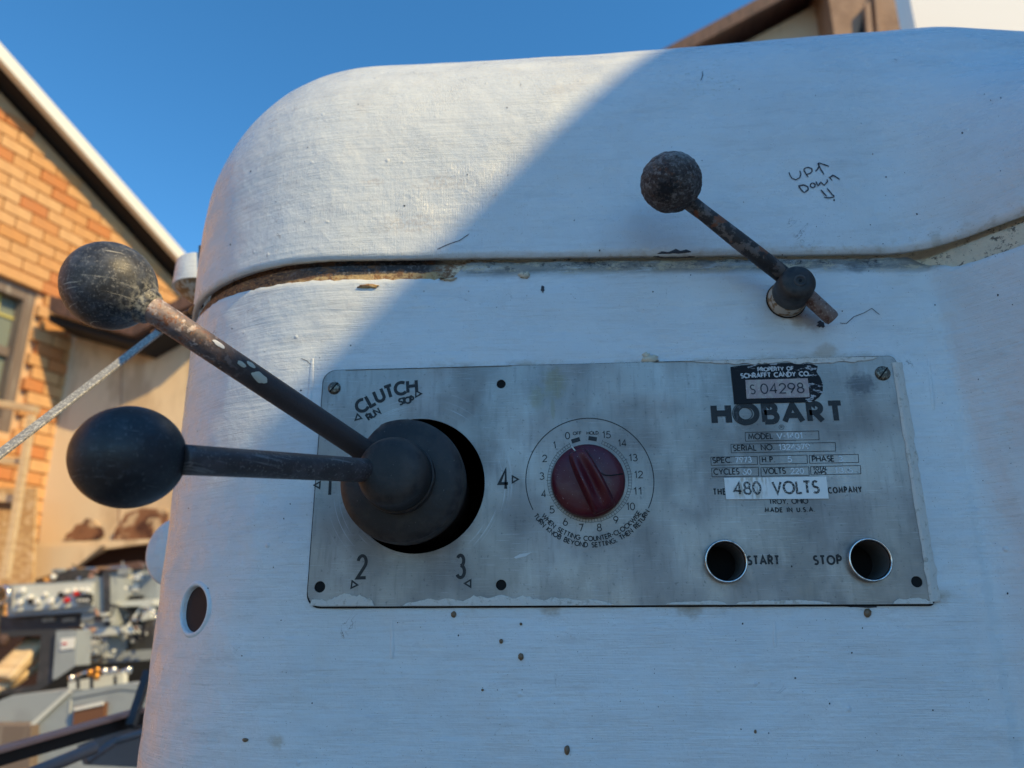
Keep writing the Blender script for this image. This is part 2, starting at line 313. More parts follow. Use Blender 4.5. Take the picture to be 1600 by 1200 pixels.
s = mk('machine_grey', (.30, .335, .35), .5); s.over(s.mul(s.ramp(s.noise(9, detail=6), .45, .65), .5), (.22, .24, .25)); s.bump(s.noise(30), .002, .5)
s = mk('machine_dark', (.035, .037, .042), .55); s.over(s.ramp(s.noise(12, detail=5), .5, .7), (.07, .065, .07))
mk('machine_pale', (.58, .60, .55), .5); mk('knob_black', (.01, .01, .012), .4); mk('lamp_red', (.55, .02, .02), .3); mk('button_pale', (.75, .75, .7), .35)
mk('metal_bright', (.7, .7, .68), .25, 1); s = mk('brass', (.55, .25, .05), .35, .9)
s = mk('rust_frame', (.44, .25, .19), .75); s.over(s.ramp(s.noise(14, detail=6), .45, .65), (.30, .16, .12)); s.bump(s.noise(80, detail=5), .003, .8)
s = mk('pipe_blue', (.13, .125, .13), .5); mk('strap_black', (.012, .013, .018), .45)
s = mk('bar_grey', (.27, .265, .25), .5, .3); s.over(s.ramp(s.noise(420, detail=4, rough=.7), .5, .56), (.55, .54, .48)); s.over(s.blot(P(180, 569, .17), .011, (.6,.3,1), 60, .5), (.85, .83, .74)); s.bump(s.noise(500, detail=3), .0006, 1)
s = mk('picture_brown', (.16, .07, .035), .7); s.over(s.blot(Vector((0,0,0)), .01), (.2,.2,.1))
s = mk('gravel', (.11, .11, .11), .95); s.over(s.ramp(s.noise(3, detail=8, rough=.7), .42, .62), (.08, .08, .082)); s.over(s.ramp(s.vor(40), .1, .5), (.15, .15, .15)); s.bump(s.noise(45, detail=6, rough=.7), .03, .8)
s = mk('shed_siding', (.34, .44, .58), .6); s.over(s.ramp(s.noise(3, detail=5), .45, .6), (.28, .37, .50)); s.bump(s.noise(12, detail=4), .01, .6)  # pale blue picked so the unseen shed reflects bluish light on the mixer
mk('leaf', (.10, .14, .03), .6)
fin()

# ------------------------------------------------------------------ object helpers
ROOTS = {}
def bare(bm, verts, faces):
    vs_ = [bm.verts.new(v) for v in verts]
    for f in faces:
        try: bm.faces.new([vs_[i] for i in f])
        except ValueError: pass
    return vs_
def obj(name, bm, mat, parent=None, smooth=False, loc=None, recalc=True, bevel=0, label=None, kind=None, angle=None):
    if isinstance(bm, bmesh.types.BMesh):
        if recalc: bmesh.ops.recalc_face_normals(bm, faces=bm.faces)
        me = bpy.data.meshes.new(name)
        if smooth:
            for f in bm.faces: f.smooth = True
            if angle is not None:
                for e_ in bm.edges:
                    if len(e_.link_faces) == 2 and e_.calc_face_angle(0) > angle: e_.smooth = False
        bm.to_mesh(me); bm.free(); me.materials.append(MAT[mat] if isinstance(mat, str) else mat)
    else: me = bm
    o = bpy.data.objects.new(name, me); C.objects.link(o)
    if loc is not None: o.location = loc
    if parent is not None:
        o.parent = parent
        if parent.type == 'EMPTY': o.matrix_parent_inverse = Matrix.Translation(-parent.location)
    if bevel:
        b = o.modifiers.new('bevel', 'BEVEL'); b.width = bevel; b.segments = 2; b.limit_method = 'ANGLE'; b.angle_limit = R_(35)
    if label: o['label'] = label
    if kind: o['kind'] = kind
    return o
def thing(name, label, cat, loc, group=None):
    o = bpy.data.objects.new(name, None); o.empty_display_size = .1; C.objects.link(o); o.location = loc
    o['label'] = label; o['category'] = cat
    if group: o['group'] = group
    return o
def tag(o, label, cat, group=None):
    o['label'] = label; o['category'] = cat
    if group: o['group'] = group
    return o
def BM(): return bmesh.new()
def frame(d, upv=Vector((0, 0, 1))):
    d = d.normalized(); x = d.cross(upv)
    if x.length < 1e-4: x = Vector((1, 0, 0))
    x.normalize(); return x, x.cross(d).normalized(), d
def box(bm, c, x, y, z):                     # centre and three half vectors
    v = [c + x*a + y*b + z*d for a in (-1, 1) for b in (-1, 1) for d in (-1, 1)]
    bare(bm, v, [(0,1,3,2),(4,6,7,5),(0,4,5,1),(2,3,7,6),(0,2,6,4),(1,5,7,3)])
def beam(bm, a, b, wd, th, upv=Vector((0, 0, 1))):
    x, u, d = frame(b-a, upv); box(bm, (a+b)/2, x*wd/2, u*th/2, (b-a)/2)
def lathe(bm, a, d, prof, n=48, jit=0, flat=None, cap=True):   # prof: (distance along d, radius)
    x, u, d = frame(d); rows = []
    for t, r in prof:
        row = []
        for i in range(n):
            th = 2*math.pi*i/n; p = a + d*t + (x*math.cos(th)+u*math.sin(th))*r
            if flat and r > flat[1]:
                q = (p-a).dot(flat[0])
                if q > flat[1]: p = p - flat[0]*(q-flat[1])
            if jit: p = p + Vector(noise.noise_vector(p*180))*jit + Vector(noise.noise_vector(p*60))*jit
            row.append(bm.verts.new(p))
        rows.append(row)
    for r0, r1 in zip(rows, rows[1:]):
        for i in range(n):
            j = (i+1) % n; bm.faces.new((r0[i], r0[j], r1[j], r1[i]))
    if cap:
        for row in (rows[0], rows[-1]):
            if prof[0 if row is rows[0] else -1][1] > 1e-5: bm.faces.new(row)
def cyl(bm, a, b, r0, r1=None, n=24, jit=0, seg=1):
    r1 = r0 if r1 is None else r1; L = (b-a).length
    e_ = min(r0, r1)*.12
    prof = [(0, r0-e_)] + [(e_+(L-2*e_)*i/seg, r0+(r1-r0)*i/seg) for i in range(seg+1)] + [(L, r1-e_)]
    lathe(bm, a, b-a, prof, n, jit)
def ball(bm, c, r, d=Vector((0,0,1)), st=1.0, n=56, jit=0, f=60):
    prof = [(-r*st*math.cos(math.pi*i/(n//2)), r*math.sin(math.pi*i/(n//2))) for i in range(1, n//2)]
    lathe(bm, c, d, prof, n)
    if jit:
        for v in bm.verts:
            q = (v.co-c).normalized(); v.co += q*(noise.fractal(v.co*f, 1, 2, 5)*jit)
def slab(bm, outline, holes, y0, y1, m3=None):  # outline in (x, z); walls closed; m3 maps (x, z, y) to space
    m3 = m3 or (lambda x, z, y: Vector((x, y, z)))
    loops = [outline]+list(holes); pts = []; edges = []
    for lp in loops:
        n0 = len(pts); pts += [Vector(p) for p in lp]; edges += [(n0+i, n0+(i+1) % len(lp)) for i in range(len(lp))]
    v2, _, fs, _, _, _ = geometry.delaunay_2d_cdt(pts, edges, [], 0, 1e-7)
    def inside(p, lp):
        c = False
        for i in range(len(lp)):
            a, b = lp[i], lp[i-1]
            if (a[1] > p[1]) != (b[1] > p[1]) and p[0] < (b[0]-a[0])*(p[1]-a[1])/(b[1]-a[1])+a[0]: c = not c
        return c
    A = [bm.verts.new(m3(v[0], v[1], y0)) for v in v2]; B = [bm.verts.new(m3(v[0], v[1], y1)) for v in v2]
    for f in fs:
        c = sum((v2[i] for i in f), Vector((0, 0)))/3
        if inside(c, outline) and not any(inside(c, h) for h in holes):
            bm.faces.new([A[i] for i in f]); bm.faces.new([B[i] for i in reversed(f)])
    for lp in loops:
        idx = [min(range(len(v2)), key=lambda i: (v2[i]-Vector(p)).length_squared) for p in lp]
        for i in range(len(idx)):
            a, b = idx[i], idx[(i+1) % len(idx)]
            if a != b: bm.faces.new((A[a], A[b], B[b], B[a]))
def circ(c, r, n=40): return [(c[0]+r*math.cos(2*math.pi*i/n), c[1]+r*math.sin(2*math.pi*i/n)) for i in range(n)]

# ------------------------------------------------------------------ stroke lettering
def A_(cx, cy, rx, ry, a0, a1, n=12): return [(cx+rx*math.cos(R_(a0+(a1-a0)*i/n)), cy+ry*math.sin(R_(a0+(a1-a0)*i/n))) for i in range(n+1)]
G = {
'A': (.86, [[(0,0),(.43,1),(.86,0)], [(.16,.34),(.70,.34)]]),
'B': (.6, [[(0,0),(0,1),(.3,1)]+A_(.3,.77,.24,.23,90,-90)+[(0,.54)], [(.3,.54)]+A_(.33,.27,.27,.27,90,-90)+[(0,0)]]),
'C': (.82, [A_(.5,.5,.5,.5,48,312,18)]),
'D': (.75, [[(0,0),(0,1),(.25,1)]+A_(.25,.5,.5,.5,90,-90,16)+[(0,0)]]),
'E': (.5, [[(.5,1),(0,1),(0,0),(.5,0)], [(0,.53),(.46,.53)]]),
'F': (.5, [[(.5,1),(0,1),(0,0)], [(0,.53),(.44,.53)]]),
'G': (.9, [A_(.5,.5,.5,.5,50,360,18)+[(.55,.5)]]),
'H': (.72, [[(0,0),(0,1)], [(.72,0),(.72,1)], [(0,.54),(.72,.54)]]),
'I': (.02, [[(.01,0),(.01,1)]]),
'K': (.65, [[(0,0),(0,1)], [(.6,1),(.02,.48),(.65,0)]]),
'L': (.46, [[(0,1),(0,0),(.46,0)]]),
'M': (.95, [[(0,0),(.14,1),(.475,.2),(.81,1),(.95,0)]]),
'N': (.74, [[(0,0),(0,1),(.74,0),(.74,1)]]),
'O': (1.0, [A_(.5,.5,.5,.5,90,450,28)]),
'P': (.56, [[(0,0),(0,1),(.3,1)]+A_(.3,.74,.26,.26,90,-90)+[(0,.48)]]),
'R': (.6, [[(0,0),(0,1),(.3,1)]+A_(.3,.74,.26,.26,90,-90)+[(0,.48)], [(.25,.48),(.6,0)]]),
'S': (.54, [A_(.27,.75,.24,.25,40,270,12)+A_(.27,.25,.27,.25,90,-140,12)[1:]]),
'T': (.6, [[(0,1),(.6,1)], [(.3,1),(.3,0)]]),
'U': (.66, [[(0,1)]+A_(.33,.33,.33,.33,180,360,14)+[(.66,1)]]),
'V': (.8, [[(0,1),(.4,0),(.8,1)]]),
'W': (1.2, [[(0,1),(.3,0),(.6,.9),(.9,0),(1.2,1)]]),
'Y': (.74, [[(0,1),(.37,.46),(.74,1)], [(.37,.46),(.37,0)]]),
'0': (.6, [A_(.3,.5,.3,.5,90,450,24)]),
'1': (.26, [[(0,.78),(.2,1),(.2,0)]]),
'2': (.56, [A_(.28,.72,.27,.28,170,-40,12)+[(0,0),(.56,0)]]),
'3': (.54, [A_(.25,.76,.23,.24,150,-90,12), A_(.25,.27,.28,.27,88,-150,12)]),
'4': (.62, [[(.45,0),(.45,1),(0,.28),(.62,.28)]]),
'5': (.54, [[(.5,1),(.12,1),(.06,.56)]+A_(.24,.31,.3,.31,125,-150,14)[1:]]),
'6': (.6, [[(.38,1)]+A_(.3,.3,.3,.3,150,510,20)]),
'7': (.54, [[(0,1),(.54,1),(.16,0)]]),
'8': (.56, [A_(.28,.76,.22,.24,90,450,18), A_(.28,.26,.28,.27,90,450,18)]),
'9': (.6, [[(.22,0)]+A_(.3,.7,.3,.3,-30,330,20)]),
'.': (.1, [[(0,.0),(0,.10)]]), ',': (.1, [[(.05,.1),(0,-.12)]]), '-': (.3, [[(0,.45),(.3,.45)]]), ' ': (.45, []),
}
ytick = [0]
def ribbon(bm, pts, hw, m3, lvl):            # pts in flat metres; m3 maps (x, z, lift)
    pts = [Vector(p) for p in pts]; closed = (pts[0]-pts[-1]).length < 1e-7
    if closed: pts = pts[:-1]
    n = len(pts); L = []; Rr = []
    for i in range(n):
        a = pts[i-1] if (i or closed) else None; b = pts[(i+1) % n] if (i < n-1 or closed) else None
        d0 = (pts[i]-a).normalized() if a is not None else None; d1 = (b-pts[i]).normalized() if b is not None else None
        if d0 is None: t = d1
        elif d1 is None: t = d0
        else:
            t = d0+d1; t = t.normalized() if t.length > .2 else d1
        nn = Vector((-t.y, t.x)); k = 1.0
        if d0 is not None and d1 is not None: k = 1/max(.45, abs(nn.dot(Vector((-d1.y, d1.x)))))
        L.append(bm.verts.new(m3(*(pts[i]+nn*hw*k), lvl))); Rr.append(bm.verts.new(m3(*(pts[i]-nn*hw*k), lvl)))
    for i in range(n if closed else n-1):
        j = (i+1) % n; bm.faces.new((L[i], L[j], Rr[j], Rr[i]))
def plate3(x, z, l): return Vector((x, -l, z))
def line_of(s, h, track=.22):                # glyph offsets for a string of cap height h
    x = 0; out = []
    for c in s:
        wd, st = G[c]; out.append((x, c)); x += (wd+track)*h
    return out, x-track*h
def text_line(bm, s, a, b, h, wt, track=.22, m3=plate3, base=.0002):   # fills from a to b (flat points), cap height h
    a, b = Vector(a), Vector(b); out, W = line_of(s, h, track); d = (b-a); k = d.length/W; d.normalize(); u = Vector((-d.y, d.x))
    lv = base
    for x0, c in out:
        for st in G[c][1]:
            lv += .000006
            ribbon(bm, [a + d*((x0+p[0]*h)*k) + u*(p[1]*h) for p in st], wt/2, m3, lv)
def text_arc(bm, s, c, r, a0, a1, h, wt, inside=False, track=.22, base=.0002):
    # a0, a1: angles (degrees) of first and last glyph centres; inside: reads along the bottom
    out, W = line_of(s, h, track); c = Vector(c); lv = base
    xs = [x+G[ch][0]*h/2 for x, ch in out]; x0, x1 = xs[0], xs[-1]
    for (x, ch), xc in zip(out, xs):
        a = R_(a0 + (a1-a0)*(xc-x0)/(x1-x0)); er = Vector((math.cos(a), math.sin(a)))
        if inside: u = -er; d = Vector((-er.y, er.x))
        else: u = er; d = Vector((er.y, -er.x))
        o_ = c + er*r
        for st in G[ch][1]:
            lv += .000006
            ribbon(bm, [o_ + d*((p[0]-G[ch][0]/2)*h) + u*(p[1]*h) for p in st], wt/2, plate3, lv)
def F2(px, py): q = P(px, py, 0); return (q.x, q.z)

# ================================================================== THE YARD
bm = BM(); n = 40; S_ = 400
bare(bm, [(-S_, -S_, 0), (S_, -S_, 0), (S_, S_, 0), (-S_, S_, 0)], [(0,1,2,3)])
g = obj('ground', bm, 'gravel', kind='structure')

# ================================================================== THE MIXER
mixer = thing('mixer', 'large white-painted industrial mixer head with rounded cover, levers and grey control plate', 'mixer', (0, .4, 0))
R0 = .2217; XL = -.4377; RC = R0; A0, B0, Z0 = .1286, .1927, .2815; BEXP = .96
YF = .003
def zseam(x): return ZP + .1935 - .027*max(-.28, min(x, .42))*1.0 - .003
def soft(u, w_): return w_*math.log1p(math.exp(u/w_)) if u/w_ < 30 else u
def flare(x, z, cover=False):
    dz = max(0, ZP+.19-z); w_ = .030 if cover else .0015 + .055*min(dz, .4)
    xl = .236 if cover else .265
    u = x-(xl+w_); sl = 1.3
    if u <= -w_: y = 0.
    elif u < w_: y = -sl*(u+w_)**2/(4*w_)
    else: y = -sl*u
    if cover:
        q_ = min(1, max(0, (z-ZP-.20)/.20)); y *= 1-q_*q_*(3-2*q_)
    else:
        for c_, a_ in ((-w_, .0024), (w_, .0020)): y -= a_*math.exp(-((u-c_)/.0045)**2)*min(1, dz/.06)
    lim = -.16
    return y if y > lim*.6 else lim*.6 + (y-lim*.6)*.15
def surf(s, z, off=0, ins=0, cover=False):   # s: length along the plan from where the flat front begins
    r = R0 + off - ins; c = max(R0, ins)
    if r < .0005: r = .0005
    if s >= 0:
        x = XL+R0+s; y = YF - off + ins + flare(x, z, cover)
        return Vector((x, y, z))
    ph = -s/R0
    if ph <= math.pi/2: return Vector((XL+c-r*math.sin(ph), YF+c-r*math.cos(ph), z))
    return Vector((XL+c-r, YF+c+(ph-math.pi/2)*R0, z))
def lump(p, a=.0012, f=22): return a*noise.noise(p*f) + a*.5*noise.noise(p*f*2.7)
SMAX = .70; SMIN = -R0*math.pi/2-.55
def srange(step):
    s = [SMIN, SMIN+.2, SMIN+.4, -R0*math.pi/2-.05]
    v = -R0*math.pi/2
    while v < SMAX: s.append(v); v += step
    return s
def smap(px, py):                            # pixel -> (s, z) on the corner or the front, ignoring the flare
    d = ray(px, py); q = P(px, py, YF)
    if q.x >= XL+R0: return q.x-(XL+R0), q.z
    cx, cy = XL+R0, YF+R0; ox, oy = CAM.x-cx, CAM.y-cy
    a = d.x**2+d.y**2; b = 2*(ox*d.x+oy*d.y); c_ = ox*ox+oy*oy-R0*R0; D = b*b-4*a*c_
    if D < 0: return -R0*1.1, (CAM+d*(-b/(2*a))).z
    t = (-b-math.sqrt(D))/(2*a); p = CAM+d*t
    return -R0*math.atan2(cx-p.x, cy-p.y), p.z
# --- body housing with its round port and the opening behind the plate
HS, HZ = smap(303, 952); HR = .0185
PXL, PXR, PZT, PZB = -.2305, .2305, ZP+.0944, ZP-.0944
ss = srange(.004); nz = 230; zb = ZP-.85
def htop(s):                                 # how far below the seam the paint begins
    x = XL+R0+s
    h = .0185 if x < -.125 else .0185+(.0034-.0185)*min(1, (x+.125)/.012)
    if x > .255: h = .0034+.018*min(1, (x-.255)/.03)
    if x < -.26: h = .0185-.004*min(1, (-.26-x)/.1)
    return h + .0016*noise.noise(Vector((s*140, 3, 1))) + .0010*noise.noise(Vector((s*420, 1, 4)))
bm = BM(); grid = []; par = {}
for j in range(nz+1):
    row = []
    for s in ss:
        top = zseam(XL+R0+s) - htop(s)
        t = j/nz; z = zb + (top-zb)*t
        p = surf(s, z); nrm = (surf(s, z, .001)-p).normalized(); p = p + nrm*lump(p)
        v = bm.verts.new(p); par[v] = (s, z); row.append(v)
    grid.append(row)
lip = []
for s, v in zip(ss, grid[-1]):               # broken edge of the paint, 2 mm thick
    z = par[v][1]; w2 = bm.verts.new(surf(s, z+.0008, -.0028)); par[w2] = (s, z); lip.append(w2)
grid.append(lip)
hole_t = Vector((HS, HZ)); kill = []
for row in grid:
    for v in row:
        q = Vector(par[v])-hole_t
        if .0055*0 < abs(q.length-HR) < .0022:
            q2 = hole_t+q.normalized()*HR; par[v] = tuple(q2); v.co = surf(q2.x, q2.y)
for j in range(len(grid)-1):
    for i in range(len(ss)-1):
        q = [grid[j][i], grid[j][i+1], grid[j+1][i+1], grid[j+1][i]]
        cs = sum(par[v][0] for v in q)/4; cz = sum(par[v][1] for v in q)/4
        if (Vector((cs, cz))-hole_t).length < HR+.0012 and min((Vector(par[v])-hole_t).length for v in q) < HR-.0003: continue
        x = XL+R0+cs
        if PXL+.018 < x < PXR-.018 and PZB+.014 < cz < PZT-.014: continue
        bm.faces.new(q)
body = obj('housing', bm, 'paint', mixer, smooth=True, recalc=True)
bm = BM()                                    # bared strip and the recess under the cover
rows = []
for dz, off in ((-.030, -.0030), (-.0150, -.0030), (-.008, -.0030), (-.0035, -.0034), (-.0030, -.010), (.008, -.012), (.02, -.012)):
    rows.append([bm.verts.new(surf(s, zseam(XL+R0+s)+dz, off) + Vector((0, 0, 0))) for s in ss])
for a, b in zip(rows, rows[1:]):
    for i in range(len(ss)-1): bm.faces.new((a[i], a[i+1], b[i+1], b[i]))
obj('seam_strip', bm, 'seam_strip', mixer, smooth=True)
# port: rolled rim, bore, dark bottom
def ringpts(r, off, n=48): return [surf(HS+r*math.cos(2*math.pi*i/n), HZ+r*math.sin(2*math.pi*i/n), off) for i in range(n)]
bm = BM(); rr = [[bm.verts.new(p) for p in ringpts(r, o_)] for r, o_ in ((.0228, -.0003), (.0215, .0010), (.0200, .0016), (.0188, .0010), (.0181, -.0005), (.0176, -.0045))]
for a, b in zip(rr, rr[1:]):
    for i in range(48): bm.faces.new((a[i], a[(i+1) % 48], b[(i+1) % 48], b[i]))
port = obj('port_rim', bm, 'paint_plain', mixer, smooth=True)
bm = BM(); bm.faces.new([bm.verts.new(p) for p in ringpts(.0180, -.0030)]); obj('port_plug', bm, 'void_brown', port)
# inner box behind the plate
bm = BM(); box(bm, Vector((0, .1455, ZP)), Vector((.212, 0, 0)), Vector((0, .14, 0)), Vector((0, 0, .0795)))
for f in [f for f in bm.faces if f.calc_center_median().y < .01]: bm.faces.remove(f)
obj('inner_casing', bm, 'void', mixer)

# --- top cover
bm = BM(); sc_s = srange(.005); rows = []; spec = []
for k_ in range(3): spec.append(('lip', k_))
for k_ in range(1, 13): spec.append(('wall', k_/12))
for k_ in range(1, 37): spec.append(('cur', k_/36*math.pi/2))
for k_ in (.15, .3, .55, .9): spec.append(('top', k_))
for kd, t in spec:
    row = []
    for s in sc_s:
        x = XL+R0+s; zs = zseam(x) + .0005*noise.noise(Vector((s*90, 2, 2))) + .0003*noise.noise(Vector((s*400, 2, 7)))
        ins = 0; off = .0035
        drop = 1 + .21*max(0, x) - 1.1*soft(x-.352, .010)
        if kd == 'lip': z = zs + (.0006, -.0002, 0)[t]; off = (-.0026, .0005, .0032)[t]
        elif kd == 'wall': z = zs + (ZP+Z0-zs)*t
        elif kd == 'cur': ins = A0*(1-max(0, math.cos(t))**BEXP); z = ZP+Z0+B0*math.sin(t)**BEXP*drop
        else: ins = A0+t*.5; z = ZP+Z0+B0*drop
        p = surf(s, z, off, ins, True)
        if kd in ('wall', 'cur'):
            q = (surf(s, z, off+.001, ins, True)-p).normalized(); p = p + q*lump(p, .0010, 15)*min(1, (z-zs)/.02)
        row.append(bm.verts.new(p))
    rows.append(row)
for a, b in zip(rows, rows[1:]):
    for i in range(len(sc_s)-1):
        try: bm.faces.new((a[i], a[i+1], b[i+1], b[i]))
        except ValueError: pass
bmesh.ops.recalc_face_normals(bm, faces=bm.faces)
COVT = BVHTree.FromBMesh(bm)
cover = obj('top_cover', bm, 'cover', mixer, smooth=True, recalc=False)
me_ = body.data; bb = BM(); bb.from_mesh(me_); BODT = BVHTree.FromBMesh(bb); bb.free()
def hit(px, py):
    d = ray(px, py).normalized(); best = None
    for T in (COVT, BODT):
        l, n_, i_, ds = T.ray_cast(CAM, d)
        if l is not None and (best is None or ds < best[2]):
            if n_.dot(d) > 0: n_ = -n_
            best = (l, n_, ds)
    return best
def on_surf(bm, pts, wd, lift=.00035):       # ribbon of width wd laid on the machine
    H = [hit(*p) for p in pts]; H = [h for h in H if h]
    L = []; Rr = []
    for i, (p, n_, _) in enumerate(H):
        t = (H[min(i+1, len(H)-1)][0]-H[max(i-1, 0)][0])
        if t.length < 1e-9: continue
        c = n_.cross(t.normalized()); k_ = wd/2*(random.uniform(.8, 1.15) if i not in (0, len(H)-1) else .55)
        L.append(bm.verts.new(p+n_*lift+c*k_)); Rr.append(bm.verts.new(p+n_*lift-c*k_))
    for i in range(len(L)-1): bm.faces.new((L[i], L[i+1], Rr[i+1], Rr[i]))
def dense(pts, n=4):
    o_ = []
    for a, b in zip(pts, pts[1:]):
        for i in range(n): o_.append((a[0]+(b[0]-a[0])*i/n, a[1]+(b[1]-a[1])*i/n))
    return o_+[pts[-1]]
def patch_surf(bm, pts, lift=.0005):         # irregular flat patch laid on the machine, outline in pixels
    cx = sum(p[0] for p in pts)/len(pts); cy = sum(p[1] for p in pts)/len(pts)
    h0 = hit(cx, cy)
    if not h0: return
    vs_ = []; lo = []
    for p in pts:
        h = hit(*p)
        if h: vs_.append(bm.verts.new(h[0]+h[1]*lift)); lo.append(bm.verts.new(h[0]-h[1]*.0003))
    c = bm.verts.new(h0[0]+h0[1]*lift*1.4)
    for i in range(len(vs_)):
        j = (i+1) % len(vs_); bm.faces.new((vs_[i], vs_[j], c)); bm.faces.new((lo[i], lo[j], vs_[j], vs_[i]))
# handwriting on the cover
Z7 = lambda L: [(960+x/3.53, 200+y/3.53) for x, y in L]
bm = BM(); lf = .0004
for st in ([(962,245),(968,262),(978,278),(1000,287),(1022,275),(1027,256),(1022,236)],
           [(1043,232),(1055,252),(1068,272)], [(1043,232),(1052,222),(1070,218),(1088,226),(1090,240),(1078,252),(1062,256)],
           [(1108,240),(1120,228),(1128,212),(1126,193)], [(1126,193),(1122,200),(1138,230),(1155,258)], [(1126,193),(1155,203),(1184,213)],
           [(1015,320),(1028,340),(1045,358)], [(1013,320),(1045,316),(1066,326),(1068,342),(1046,358)],
           [(1092,303),(1080,312),(1080,324),(1092,331),(1104,326),(1106,313),(1094,303)],
           [(1110,296),(1122,322),(1138,300),(1156,318),(1174,298),(1172,284)],
           [(1182,270),(1200,292)], [(1186,276),(1204,262),(1216,268),(1242,286)],
           [(1138,343),(1152,360),(1170,378)], [(1172,335),(1190,356),(1206,376)], [(1154,384),(1180,387),(1210,383)], [(1210,383),(1208,370)]):
    on_surf(bm, dense(Z7(st), 3), .00115, lf); lf += .00002
obj('handwriting', bm, 'marker', cover, label='handwritten words UP and DOWN with arrows', recalc=False)
# chips, cracks, drips
def rough_patch(cx, cy, rx, ry, n=18, k_=.35):
    return [(cx+rx*math.cos(2*math.pi*i/n)*(1+random.uniform(-k_, k_)), cy+ry*math.sin(2*math.pi*i/n)*(1+random.uniform(-k_, k_))) for i in range(n)]
bm = BM(); patch_surf(bm, [(1020,401),(1028,396),(1034,393),(1042,395),(1050,392),(1056,389),(1064,393),(1072,390),(1079,393),(1086,401),(1060,402.5),(1040,402.5)]); obj('paint_chip', bm, 'chip_dark', cover)
for cx, cy, rx, ry in ((848, 452, 3, 5), (1262, 459, 5, 4), (1283, 507, 6, 5), (1345, 947, 30, 2.5)):
    bm = BM(); patch_surf(bm, rough_patch(cx, cy, rx, ry)); obj('paint_chip', bm, 'chip_dark', body)
for st in ([(1463,507),(1470,513),(1500,492)][:1], [(1312,505),(1322,506),(1334,495),(1350,489),(1362,482),(1374,492)], 
           [(470,560),(480,564),(488,572)]):
    if len(st) > 1:
        bm = BM(); on_surf(bm, dense(st, 5), .0005); obj('paint_crack', bm, 'chip_dark', body, recalc=False)
for st in ([(683,390),(700,382),(718,376),(733,366)], [(1097,112),(1098,118),(1095,126)]):
    bm = BM(); on_surf(bm, dense(st, 5), .0007); obj('paint_crack', bm, 'chip_dark', cover, recalc=False)
for cx, cy, rx, ry in ((814, 1026, 4.5, 5.5), (886, 1172, 4.5, 8), (783, 1002, 3, 4), (1355, 958, 6, 7), (709, 960, 4, 5), (814, 975, 2, 2.5), (1180, 1143, 2, 3), (754, 1078, 2, 2), (384, 1156, 4, 3)):
    bm = BM(); patch_surf(bm, rough_patch(cx, cy, rx, ry, 14, .12), .0011); obj('rust_drip', bm, 'drip', body, smooth=True)
random.seed(21)
bm = BM()
for i in range(190):
    cx, cy = random.uniform(260, 1590), random.uniform(110, 1195)
    r = random.choice((.5, .6, .8, .9, 1.4))
    h = hit(cx, cy)
    if h is None or (h[0].x > PXL-.01 and h[0].x < PXR+.01 and PZB-.01 < h[0].z < PZT+.01): continue
    patch_surf(bm, rough_patch(cx, cy, r, r*random.uniform(.7, 1.6), 6, .3), .0003)
obj('dirt_speck', bm, 'chip_dark', body, kind='stuff')
for pts, wd in (([(1402,590),(1406,640),(1410,668)], .0022), ([(1428,700),(1432,752)], .0018), ([(488,560),(486,600),(482,640)], .0024), ([(612,968),(613,1010),(612,1030)], .0016), ([(1210,968),(1211,1012)], .0014), ([(1450,560),(1456,610),(1459,640)], .0016)):
    H = [hit(*p) for p in dense(pts, 4)]; H = [h for h in H if h]; bm = BM(); rows = []
    for i, (p, n_, _) in enumerate(H):
        t = (H[min(i+1, len(H)-1)][0]-H[max(i-1, 0)][0]).normalized(); c_ = n_.cross(t); e_ = wd*(.25+.75*math.sin(math.pi*min(.98, max(.03, .1+i/len(H)*.8))))
        rows.append([bm.verts.new(p+c_*e_*math.cos(a_)+n_*(e_*.42*math.sin(a_)-.0001)) for a_ in [math.pi*k_/6 for k_ in range(7)]])
    for a_, b_ in zip(rows, rows[1:]):
        for k_ in range(6): bm.faces.new((a_[k_], a_[k_+1], b_[k_+1], b_[k_]))
    obj('paint_run', bm, 'cover' if pts[0][1] < 400 and pts[0][0] < 1000 else 'paint', body, smooth=True)
# handful of lumps of old paint below the seam and above the plate
bm = BM()
for cx, cy, rx, ry in ((1014, 561, 12, 6), (1010, 556, 6, 4), (575, 448, 14, 3), (700, 436, 12, 3), (820, 430, 8, 5), (1200, 418, 16, 3)):
    patch_surf(bm, rough_patch(cx, cy, rx, ry, 16, .4), .0016)
obj('paint_lump', bm, 'seam_strip', body, smooth=True, kind='stuff')

# --- control plate
def rrect(x0, z0, x1, z1, rs, n=6):
    o_ = []
    for (cx, cz, r, a) in ((x1-rs[0], z1-rs[0], rs[0], 0), (x0+rs[1], z1-rs[1], rs[1], 90), (x0+rs[2], z0+rs[2], rs[2], 180), (x1-rs[3], z0+rs[3], rs[3], 270)):
        o_ += [(cx+r*math.cos(R_(a+90*i/n)), cz+r*math.sin(R_(a+90*i/n))) for i in range(n+1)]
    return o_
HC = F2(652, 757)
screws = [(522.5, 606.5, 10), (1379, 583.5, 11)]
holes_px = [(783, 600, 7.5), (499.7, 917, 8.5), (783, 914, 8), (1432.5, 909, 8)]
BT = [(1132.7, 877.5), (1356.6, 875.4)]
TC = F2(921, 750)
out = rrect(PXL, PZB, PXR, PZT, (.006, .011, .011, .004))
hl = [circ(HC, .0535, 72)] + [circ(F2(x, y), r*.0005, 24) for x, y, r in holes_px] + [circ(F2(*b), .0142, 40) for b in BT]
bm = BM(); slab(bm, out, hl, 0, .0028)
plate = obj('control_plate', bm, 'plate_metal', mixer, bevel=0)
